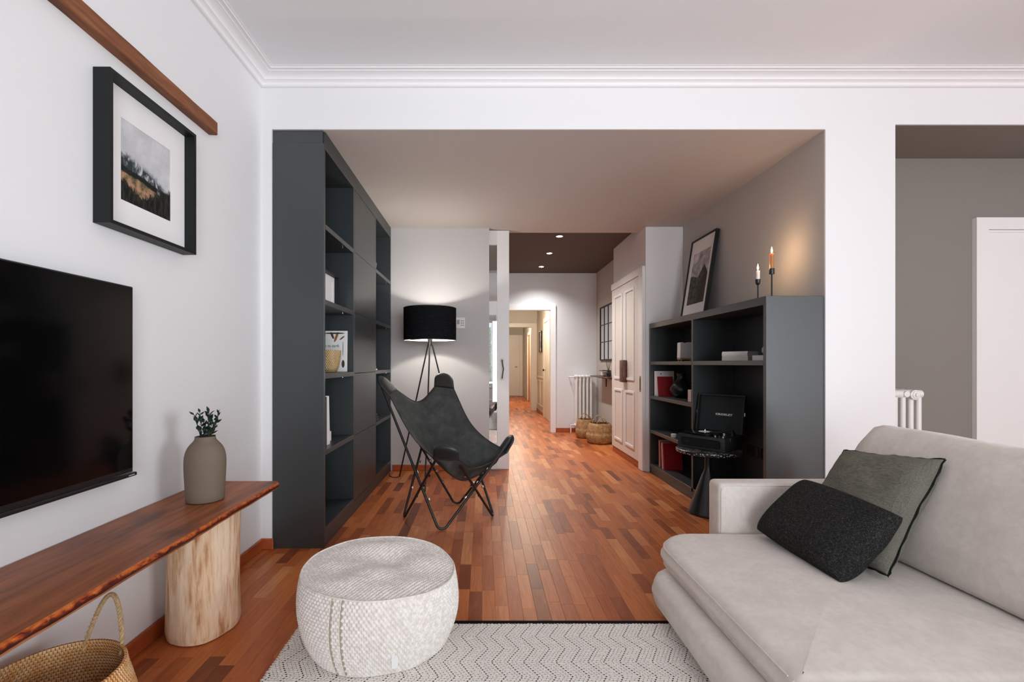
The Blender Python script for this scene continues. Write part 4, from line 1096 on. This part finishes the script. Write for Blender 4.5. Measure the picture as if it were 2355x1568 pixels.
# ---- turntable
ta = math.radians(-53)
tt = thing('turntable', 'black suitcase record player with open lid on the terrazzo table', 'record player', (1.83, 3.70, .5195), ta)
W2, D2, H = .19, .145, .108
def L_(name, bm, mat, par, **k): return mk(name, bm, mat, par, k.pop('smooth', True), True, **k)
body = L_('body', box(-W2, W2, -D2, D2, .001, H, .006, 2), 'turntable_vinyl', tt)
bm = BM(); q = rrect(-.158, .158, .022, .088, .016, 5); qi = inset(q, .004)
a = [bm.verts.new((p[0], -D2-.0005, p[1])) for p in q]; b = [bm.verts.new((p[0], -D2-.005, p[1])) for p in inset(q, .0015)]; c = [bm.verts.new((p[0], -D2-.0005, p[1])) for p in qi]
n = len(q)
for i in range(n): bm.faces.new([a[i], a[(i+1) % n], b[(i+1) % n], b[i]]); bm.faces.new([b[i], b[(i+1) % n], c[(i+1) % n], c[i]])
L_('grille_trim', bm, 'black_plastic', body)
L_('grille', prism(inset(q, .004), 'y', -D2-.0022, -D2+.0005), 'grille', body)
bm = text_bm('CROSLEY', .0105, .0004, 'CENTER', 0, 1.15, .0003); xf(bm, frame_m((-.115, -D2-.0028, .055), (1, 0, 0), (0, 0, 1), (0, -1, 0))); L_('badge_lettering', bm, 'chrome', body, smooth=False)
L_('deck', box(-W2+.008, W2-.008, -D2+.008, D2-.008, H, H+.003, .001), 'black_plastic', tt)
cx = -.035
L_('platter', lathe([(.10, H+.0032), (.102, H+.006), (.102, H+.014), (.098, H+.016)], cx, -.0, 56), 'black_metal', tt)
rec = L_('record', lathe([(.148, H+.0165), (.1505, H+.0175), (.148, H+.0185), (.052, H+.0182)], cx, 0, 72), 'vinyl', tt)
L_('record_label', lathe([(.050, H+.0184), (.050, H+.0190)], cx, 0, 40), 'record_label', rec)
L_('label_mark', box(cx+.022, cx+.042, .004, .020, H+.0191, H+.0194), 'label_red', rec)
L_('spindle', lathe([(.0036, H+.019), (.0036, H+.036), (.001, H+.038)], cx, 0, 10), 'chrome', tt)
tab = L_('tonearm_base', lathe([(.026, H+.003), (.026, H+.022), (.016, H+.026), (.016, H+.042), (.004, H+.046)], W2-.045, .07, 24), 'black_plastic', tt)
L_('tonearm', tube(fillet([(W2-.045, .085, H+.040), (W2-.045, .03, H+.040), (W2-.05, -.03, H+.036), (.06, -.06, H+.030)], .02, 5), .0036, 8), 'black_metal', tab)
L_('headshell', box(.035, .066, -.070, -.052, H+.020, H+.032, .002), 'black_plastic', tab)
L_('arm_rest', box(W2-.055, W2-.035, -.06, -.045, H+.003, H+.030, .002), 'chrome', tt)
for i in range(3): L_('control_knob', lathe([(.010, H+.003), (.010, H+.016), (.007, H+.018)], W2-.024-.03*i, -D2+.028, 16), ('chrome', 'black_plastic', 'chrome')[i], tt)
for s in (-1, 1):
    lt = L_('latch', box(min(s*(W2+.0005), s*(W2+.006)), max(s*(W2+.0005), s*(W2+.006)), -.06, -.04, H-.032, H-.004, .0015), 'chrome', tt)
# lid: shallow tray hinged at the back edge
LH, LD = .312, .045
lid = L_('lid', ring_frame(2*W2, LH, .009, LD, 0, LH/2, 0), 'turntable_vinyl', tt, smooth=False); lid.location = (0, D2-.004, H+.006); lid.rotation_euler = (math.radians(-10), 0, 0)
L_('lid_panel', box(-W2+.0085, W2-.0085, LD-.010, LD-.001, .0085, LH-.0085), 'lid_lining', lid, smooth=False)
bm = text_bm('CROSLEY', .021, .0005, 'CENTER', 0, 1.15, .0013); xf(bm, frame_m((.02, LD-.0106, .150), (1.4, 0, 0), (0, 0, 1), (0, -1, 0))); L_('lid_lettering', bm, 'paper_white', lid, smooth=False)
for s in (-1, 1):
    L_('lid_catch', box(min(s*(W2+.0005), s*(W2+.009)), max(s*(W2+.0005), s*(W2+.009)), .008, .026, .145, .175, .002), 'chrome', lid)

# ---- wall sockets in the low bookcase
def socket(yc, n, label):
    t = thing('power_socket', label, 'socket', (2.2, yc, .49)); w_ = .08*n
    mk('plate', box(2.192, 2.2005, yc-w_/2, yc+w_/2, .445, .53, .004, 2), 'black_plastic', t)
    for i in range(n):
        y = yc-w_/2+.04+.08*i; bm = lathe([(.026, 0), (.026, .002), (.021, .003), (.019, -.004)], n=24, cap1=True); xf(bm, frame_m((2.1918, y, .488), (0, 1, 0), (0, 0, 1), (-1, 0, 0))); mk('outlet', bm, 'black_metal', t)
socket(3.73, 2, 'black double power socket on the low bookcase back, nearer the divider'); socket(3.575, 1, 'black single power socket on the low bookcase back, nearer the sofa')

# ---- candles
def candlestick(x, y, zc, zt, r, cup, cmat, lab1, lab2):
    s = thing('candlestick', lab1, 'candlestick', (x, y, ZT)); z0 = ZT+.0008
    mk('foot', lathe([(.040, z0), (.042, z0+.002), (.040, z0+.006), (.008, z0+.010)], x, y, 28), 'black_metal', s)
    mk('stem', rod((x, y, z0+.009), (x, y, zc+.003), .0048, 10), 'black_metal', s)
    pr = [(.006, zc), (.012, zc+.006), (.0165, zc+.02), (.0175, zc+.042), (.0150, zc+.042), (.0145, zc+.012)] if cup == 'round' else [(.0165, zc), (.0172, zc+.002), (.0172, zc+.040), (.0145, zc+.040), (.0145, zc+.010)]
    mk('cup', lathe(pr, x, y, 24), 'black_metal', s, ang=50)
    c = thing('candle', lab2, 'candle', (x, y, zc+.012)); zb = zc+.0125
    mk('wax', lathe([(r, zb), (r*1.02, zt-.01), (r*.98, zt-.002), (r*.7, zt-.003), (r*.3, zt-.006)], x, y, 24), cmat, c, ang=50)
    mk('wick', rod((x, y, zt-.006), (x, y, zt+.006), .0012, 6), 'wick', c)
    mk('flame', lathe([(.001, zt+.003), (.0048, zt+.010), (.0062, zt+.018), (.0048, zt+.030), (.002, zt+.042), (.0004, zt+.050)], x, y, 16), 'flame', c, ang=80)
    d = bpy.data.lights.new('candle_light', 'POINT'); d.energy = 1.5; d.color = (1, .62, .32); d.shadow_soft_size = .012
    o = bpy.data.objects.new('candle_light', d); COL.objects.link(o); o.parent = c; o.location = (0, 0, zt+.025-zc-.012)
candlestick(2.0, 3.328, 1.772, 1.878, .0125, 'round', 'candle_white', 'shorter black candlestick with rounded cup on the low bookcase', 'lit short white candle in the shorter candlestick')
candlestick(2.05, 3.247, 1.836, 1.982, .0132, 'straight', 'candle_amber', 'taller black candlestick with straight cup on the low bookcase', 'lit amber candle in the taller candlestick')

# ---- things in the low bookcase
def book(name, label, loc, rz, w, h, t, cover, tilt=0, flat=False, group=None, pages='paper_cream', round_spine=False, block=None):
    """upright: spine at local x=0 facing -x, thickness along y; flat: lying with spine on -y side"""
    o = thing(name, label, 'book', loc, rz, group)
    if flat:
        mk('cover', prism([(-h/2, 0), (h/2, 0), (h/2, .002), (-h/2+0, .002)], 'y', -w/2, w/2), cover, o, False, True)
        mk('cover', box(-h/2, h/2, -w/2, w/2, t-.002, t), cover, o, False, True)
        sp = box(-h/2, h/2, -w/2-.0008, -w/2+.002, 0, t, .0008) if not round_spine else loft([[(x_, -w/2-.006*math.sin(PI*k/8)+.001, t*k/8) for k in range(9)]+[(x_, -w/2+.003, t), (x_, -w/2+.003, 0)] for x_ in (-h/2, h/2)])
        mk('spine', sp, cover, o, True, True)
        mk('pages', box(-h/2+.003, h/2-.003, -w/2+.003, w/2-.004, .0021, t-.0021), pages, o, False, True)
    else:
        for y in (0, t-.002): mk('cover', box(0, w, y, y+.002, 0, h), cover, o, False, True)
        mk('spine', box(-.0012, .001, 0, t, 0, h, .0008), cover, o, True, True)
        mk('pages', box(.002, w-.004, .0021, t-.0021, .003, h-.003), pages, o, False, True)
        if tilt: o.rotation_euler = (tilt, 0, rz)
    return o
zb = .8512
book('book', 'tall white book nearest the bookcase side, second shelf', (1.87, 4.985, zb), 0, .20, .268, .018, 'paper_white', group='books standing in the low bookcase').location.y = 4.975
b2 = book('book', 'white softcover book with small red emblem leaning behind the red one', (1.868, 4.945, zb), 0, .20, .266, .016, 'paper_white', -.05, group='books standing in the low bookcase')
mk('red_emblem', prism([(.052, .243), (.058, .246), (.064, .243), (.062, .233), (.058, .226), (.054, .233)], 'y', -.0009, -.0002), 'book_red', b2, False, True)
book('book', 'thin cream book squeezed beside the dark red book', (1.872, 4.915, zb), 0, .15, .20, .010, 'paper_white', -.10, group='books standing in the low bookcase')
book('book', 'dark red hardback leaning on white books behind the black jug', (1.875, 4.880, zb), 0, .16, .212, .014, 'book_red', -.16, group='books standing in the low bookcase')
jug = lathe([(.045, .851), (.055, .853), (.090, .885), (.112, .925), (.110, .95), (.085, .99), (.052, 1.03), (.040, 1.06), (.046, 1.09), (.052, 1.098), (.047, 1.098), (.036, 1.06), (.045, 1.03), (.06, .98)], 2.03, 4.68, 40)
tag(mk('black_jug', jug, 'ceramic_black', loc=(2.03, 4.68, .851), ang=60), 'glossy black bulbous vase in front of the red book', 'vase')
tag(mk('pink_box', box(1.865, 1.90, 4.105, 4.17, .8508, .962, .003), 'ceramic_pink', loc=(1.88, 4.13, .851)), 'small pale pink box against the divider of the low bookcase', 'box')
ob = thing('oil_burner', 'white notched ceramic burner on a small wooden stand', 'burner', (1.985, 4.51, 1.222)); z0 = 1.2225
mk('stand', box(1.928, 2.042, 4.47, 4.55, z0+.016, z0+.034, .003), 'wood_light', ob)
for sx in (-1, 1):
    for sy in (-1, 1): mk('leg', rod((1.985+sx*.044, 4.51+sy*.030, z0+.0005), (1.985+sx*.042, 4.51+sy*.028, z0+.017), .007, 8), 'wood_light', ob)
q = [(-.060, 0), (.060, 0), (.058, .06), (.060, .150), (.030, .154), (.014, .150), (.006, .136), (-.003, .130), (-.012, .136), (-.020, .148), (-.032, .154), (-.056, .150), (-.056, .06)]
bm = prism([(1.985+a, z0+.0345+b) for a, b in q], 'y', 4.472, 4.548); bmesh.ops.bevel(bm, geom=list(bm.edges), offset=.004, segments=2, affect='EDGES'); mk('bowl', bm, 'ceramic_white', ob)
book('book', 'pale cream book lying under the thick white book', (1.985, 3.53, 1.2225), math.radians(-62), .14, .21, .026, 'paper_cream', flat=True, group='books lying in the low bookcase')
book('book', 'thick white book on top of a pale cream book', (1.985, 3.53, 1.2492), math.radians(-62), .14, .205, .044, 'paper_white', flat=True, group='books lying in the low bookcase', pages='paper_white', round_spine=True)
book('book', 'white book lying under the pink ball by the bookcase end', (2.03, 3.225, 1.2225), math.radians(-80), .17, .15, .036, 'paper_white', flat=True, group='books lying in the low bookcase', pages='paper_white')
sp = lathe([(.036*math.sin(PI*k/16)+.0003, 1.2593+.036-.036*math.cos(PI*k/16)) for k in range(17)], 2.03, 3.265, 28)
tag(mk('stone_ball', sp, 'ceramic_pink', loc=(2.03, 3.265, 1.259), ang=80), 'small pale pink ball resting on the white book', 'ball')
for i, (y, t, cov, hh, lab, tl) in enumerate(((4.84, .012, 'book_tan', .285, 'thin pinkish tan book on the bottom shelf of the low bookcase', -.03), (4.80, .012, 'book_red', .27, 'thin red book between tan and large red books', -.05), (4.755, .012, 'paper_cream', .27, 'thin cream book pressed against the large red book', -.09), (4.71, .02, 'book_red', .272, 'large dark red hardback on the bottom shelf of the low bookcase', -.12))):
    book('book', lab, (1.866, y, .1045), 0, .19, hh, t, cov, tl, group='books on the bottom shelf of the low bookcase')
tag(mk('tea_light', lathe([(.024, .4755), (.026, .477), (.026, .508), (.022, .510)], 1.872, 4.49, 20), 'ceramic_white', loc=(1.872, 4.49, .4755)), 'small white tea light cup behind the record player', 'candle')

# ---- things in the tall bookcase
mg = thing('magazine', 'white magazine titled down to earth leaning on the bookcase upright', 'magazine', (-1.208, 3.612, 1.1365), 0); mg.rotation_euler = (math.radians(-2), 0, 0)
mk('cover', box(-.132, .132, -.012, -.010, 0, .322), 'paper_white', mg, False, True)
mk('pages', box(-.131, .130, -.0098, .0005, .001, .321), 'paper_white', mg, False, True)
o = mk('cover_art', box(-.122, .122, -.0128, -.0122, -.15, .15), 'magazine_cover', mg, False, True); o.location = (0, 0, .161)
bm = text_bm('down to earth', .034, .0003); xf(bm, frame_m((-.012, -.0134, .203), (.82, 0, 0), (0, 0, 1), (0, -1, 0))); mk('title_lettering', bm, 'book_dark', mg, False, True)
bm = lathe([(.062, 1.1355), (.070, 1.137), (.085, 1.17), (.095, 1.22), (.101, 1.27), (.103, 1.298), (.099, 1.299), (.09, 1.22), (.06, 1.145)], 0, 0, 72)
wb = mk('woven_bowl', bm, 'straw', loc=(0, 0, 0), ang=60); wb.location = (-1.176, 3.43, .0006); tag(wb, 'pale straw bowl in front of the white magazine', 'bowl')
for i, (y, t, cov, hh, lab, tl) in enumerate(((3.08, .030, 'paper_white', .345, 'thick white magazine furthest left in the tall bookcase row', 0), (3.115, .022, 'ceramic_grey', .32, 'grey spined magazine in the tall bookcase row', 0), (3.140, .018, 'book_dark', .335, 'dark spined magazine in the tall bookcase row', 0), (3.171, .016, 'paper_white', .342, 'white magazine leaning on the dark one', .035), (3.202, .022, 'paper_white', .34, 'rightmost white magazine leaning in the tall bookcase row', .06))):
    bk = book('magazine', lab, (-1.085, y, .6348), 0, .22, hh, t, cov, tl, group='magazines in the tall bookcase', pages='paper_white')
    bk['category'] = 'magazine'; bk.rotation_euler = (-tl if tl else 0, 0, PI); bk.location.y = y+t
tag(mk('white_box', box(-1.20, -1.12, 3.315, 3.36, .6348, .705, .002), 'paper_white', loc=(-1.16, 3.33, .635)), 'small white box beside the magazines in the tall bookcase', 'box')
tag(mk('grey_vase', lathe([(.03, 2.1148), (.05, 2.118), (.072, 2.15), (.078, 2.185), (.062, 2.222), (.035, 2.243), (.03, 2.25), (.026, 2.25)], -1.13, 4.50, 32), 'ceramic_grey', loc=(-1.13, 4.5, 2.1148), ang=60), 'small grey round vase on the top shelf of the tall bookcase', 'vase')
fg = thing('bird_figurine', 'tiny white and brown figurine on the tall bookcase shelf behind the chair', 'figurine', (-1.075, 4.49, 1.1355))
mk('base', box(-1.10, -1.05, 4.46, 4.52, 1.1356, 1.150, .003), 'ceramic_white', fg)
mk('figure', lathe([(.012, 1.1505), (.020, 1.16), (.018, 1.175), (.009, 1.185), (.012, 1.195), (.010, 1.204), (.002, 1.208)], -1.075, 4.49, 16), 'wood_light', fg)
for i in range(3):
    z = .6346+i*.024; tag(mk('small_bowl', lathe([(.03, z), (.045, z+.003), (.062-.004*i, z+.016), (.064-.004*i, z+.022), (.058-.004*i, z+.0225), (.04, z+.008)], -1.10, 4.50, 28), 'ceramic_grey', loc=(-1.1, 4.5, z)), ('lowest grey bowl of the small stack behind the chair', 'middle grey bowl of the small stack behind the chair', 'topmost grey bowl of the small stack behind the chair')[i], 'bowl', 'stacked grey bowls in the tall bookcase')

# ---- radiators
def radiator(name, label, x0, y0, n, along, cols, gap, H, z0):
    """n sections, each a row of `cols` tubes; sections step along x or y"""
    t = thing(name, label, 'radiator', (x0, y0, 0))
    D = .055*(cols-1)
    for i in range(n):
        bm = BM(); c = i*gap
        def P(d, z): return (x0+c, y0+d, z) if along == 'x' else (x0+d, y0+c, z)
        for k in range(cols): tube(fillet([P(.055*k, z0+.02), P(.055*k, z0+H-.02)], .01), .0165, 12, bm=bm)
        for zz in (z0+.03, z0+H-.03):
            tube([P(-.022, zz), P(-.012, zz), P(D+.012, zz), P(D+.022, zz)], [.014, .028, .028, .014], 14, bm=bm)
        mk('section', bm, 'white_enamel', t)
    for zz in (z0+.03, z0+H-.03):
        a, b = ((x0-.035, y0+D/2, zz), (x0+(n-1)*gap+.035, y0+D/2, zz)) if along == 'x' else ((x0+D/2, y0-.035, zz), (x0+D/2, y0+(n-1)*gap+.035, zz))
        mk('connecting_pipe', tube([a, b], .02, 14), 'white_enamel', t)
    return t
hr = radiator('column_radiator', 'white cast iron radiator on the hall end wall behind the baskets', 1.60, 7.84, 5, 'x', 3, .062, .90, .11)
mk('valve', tube(fillet([(1.57, 7.895, .97), (1.50, 7.895, .97), (1.49, 7.97, .97)], .015, 4), .012, 10), 'white_enamel', hr)
mk('valve', tube(fillet([(1.57, 7.895, .14), (1.51, 7.895, .14), (1.51, 7.895, .003)], .015, 4), .012, 10), 'white_enamel', hr)
mk('foot', box(1.61, 1.84, 7.86, 7.94, .001, .12, .004), 'white_enamel', hr)
rr_ = radiator('column_radiator', 'white cast iron radiator end peeking out behind the pillar and sofa', 2.80, 3.17, 4, 'y', 5, .06, .90, .12)
bm = lathe([(.030, 0), (.032, .006), (.026, .014), (.016, .016), (.014, .024), (.004, .026)], n=6); xf(bm, frame_m((2.965, 3.138, .985), (1, 0, 0), (0, 0, 1), (0, -1, 0))); mk('end_cap', bm, 'white_enamel', rr_)
bm = lathe([(.034, 0), (.034, .008), (.030, .010)], n=24); xf(bm, frame_m((2.965, 3.1395, .985), (1, 0, 0), (0, 0, 1), (0, -1, 0))); mk('end_collar', bm, 'white_enamel', rr_)
mk('foot', box(2.80, 3.0, 3.18, 3.34, .001, .14, .004), 'white_enamel', rr_)

# ---- hall mirror, console shelf and what stands on it
mr = thing('gridded_mirror', 'black framed window style mirror with nine panes on the hall wall', 'mirror', (1.979, 7.325, 1.248), -PI/2)
w_, h_ = .75, .891
mk('frame', ring_frame(w_, h_, .022, .018, 0, h_/2, -.019), 'black_frame', mr, False, True)
for i in range(3):
    for j in range(3):
        a, b = -w_/2+.022+i*(w_-.044)/3, -w_/2+.022+(i+1)*(w_-.044)/3; c, d = .022+j*(h_-.044)/3, .022+(j+1)*(h_-.044)/3
        mk('pane', box(a+.001, b-.001, -.010, -.006, c+.001, d-.001), 'mirror_glass', mr, False, True)
for i in (1, 2):
    x_ = -w_/2+.022+i*(w_-.044)/3; mk('glazing_bar', box(x_-.006, x_+.006, -.0165, -.0105, .0225, h_-.0225), 'black_frame', mr, False, True)
    z_ = .022+i*(h_-.044)/3; mk('glazing_bar', box(-w_/2+.0225, w_/2-.0225, -.0167, -.0107, z_-.006, z_+.006), 'black_frame', mr, False, True)
cs = thing('console_shelf', 'thin dark brown wall shelf below the hall mirror', 'shelf', (1.9, 7.1, 1.0))
mk('board', box(1.775, 1.979, 6.55, 7.62, .985, 1.005, .002), 'wood_dark', cs)
for y in (7.35, 6.75):
    bk = mk('bracket', prism([(1.979, .985), (1.85, .985), (1.85, .972), (1.965, .955), (1.965, .83), (1.979, .83)], 'y', y-.012, y+.012), 'black_metal', cs, False)
bx = thing('wooden_box', 'small dark wooden box on the hall shelf', 'box', (1.86, 7.0, 1.006))
mk('shell', prism([(1.80, 1.0055), (1.93, 1.0055), (1.93, 1.10), (1.80, 1.10), (1.80, 1.085), (1.917, 1.085), (1.917, 1.02), (1.80, 1.02)], 'y', 6.90, 7.10), 'wood_dark', bx, False)
mk('card', box(1.805, 1.90, 6.97, 7.01, 1.0205, 1.075), 'paper_white', bx, False)
rd = thing('reed_diffuser', 'black reed diffuser bottle on the hall shelf by the mirror', 'diffuser', (1.88, 6.78, 1.006))
mk('bottle', lathe([(.03, 1.0055), (.032, 1.008), (.032, 1.06), (.014, 1.075), (.014, 1.09)], 1.86, 6.80, 20), 'ceramic_black', rd)
for k in range(5):
    a = k*1.26; mk('reed', rod((1.86, 6.80, 1.07), (1.86+.05*math.cos(a), 6.80+.05*math.sin(a), 1.28), .0025, 6), 'stem_brown', rd)

# ---- dining corner behind the glass door
dt = thing('dining_table', 'white dining table seen through the sliding glass door', 'table', (-.1, 10.0, 0))
mk('table_top', box(-.9, .26, 9.75, 10.75, .74, .775, .006), 'white_lacquer', dt)
for x_ in (-.84, .20):
    for y_ in (9.82, 10.68): mk('leg', box(x_-.025, x_+.025, y_-.025, y_+.025, .001, .739), 'white_lacquer', dt)
dc = thing('dining_chair', 'dark wooden dining chair seen through the sliding glass door', 'chair', (.08, 9.45, 0))
mk('seat', box(-.13, .29, 9.25, 9.66, .43, .455, .008), 'black_frame', dc)
for x_ in (-.10, .255):
    for y_ in (9.28, 9.63): mk('leg', rod((x_, y_, .001), (x_, y_, .43), .016, 10), 'black_frame', dc)
mk('back_rail', tube(fillet([(-.12, 9.60, .66), (-.12, 9.27, .70), (.275, 9.27, .70), (.275, 9.60, .66)], .15, 8), .016, 10), 'black_frame', dc)
mk('back_splat', tube([(.08, 9.27, .455), (.08, 9.26, .69)], .014, 8), 'black_frame', dc)
for x_ in (-.10, .255): mk('back_post', rod((x_, 9.28, .455), (x_, 9.28, .69), .014, 10), 'black_frame', dc)
tr = thing('garden_tree', 'leafy green tree outside the dining room window', 'tree', (-.25, 13.2, 0))
mk('trunk', tube([(-.25, 13.2, -.5), (-.2, 13.2, .6), (-.1, 13.2, 1.3)], .06, 10), 'stem_brown', tr)
bm = BM(); rn = random.Random(2)
for i in range(2600):
    p = Vector((min(.18, -.25+abs(rn.gauss(0, .5))*rn.choice((-1, 1, 1))), 13.2+rn.gauss(0, .3), min(2.2, rn.gauss(1.25, .42)))); s = rn.uniform(.04, .09)
    a = Vector((rn.uniform(-1, 1), rn.uniform(-1, 1), rn.uniform(-1, 1))).normalized(); b = a.orthogonal().normalized(); c = a.cross(b)
    bm.faces.new([bm.verts.new(p+b*s), bm.verts.new(p+c*s*.5), bm.verts.new(p-b*s), bm.verts.new(p-c*s*.5)])
o = mk('foliage', bm, 'foliage', tr, False); o['kind'] = 'stuff'
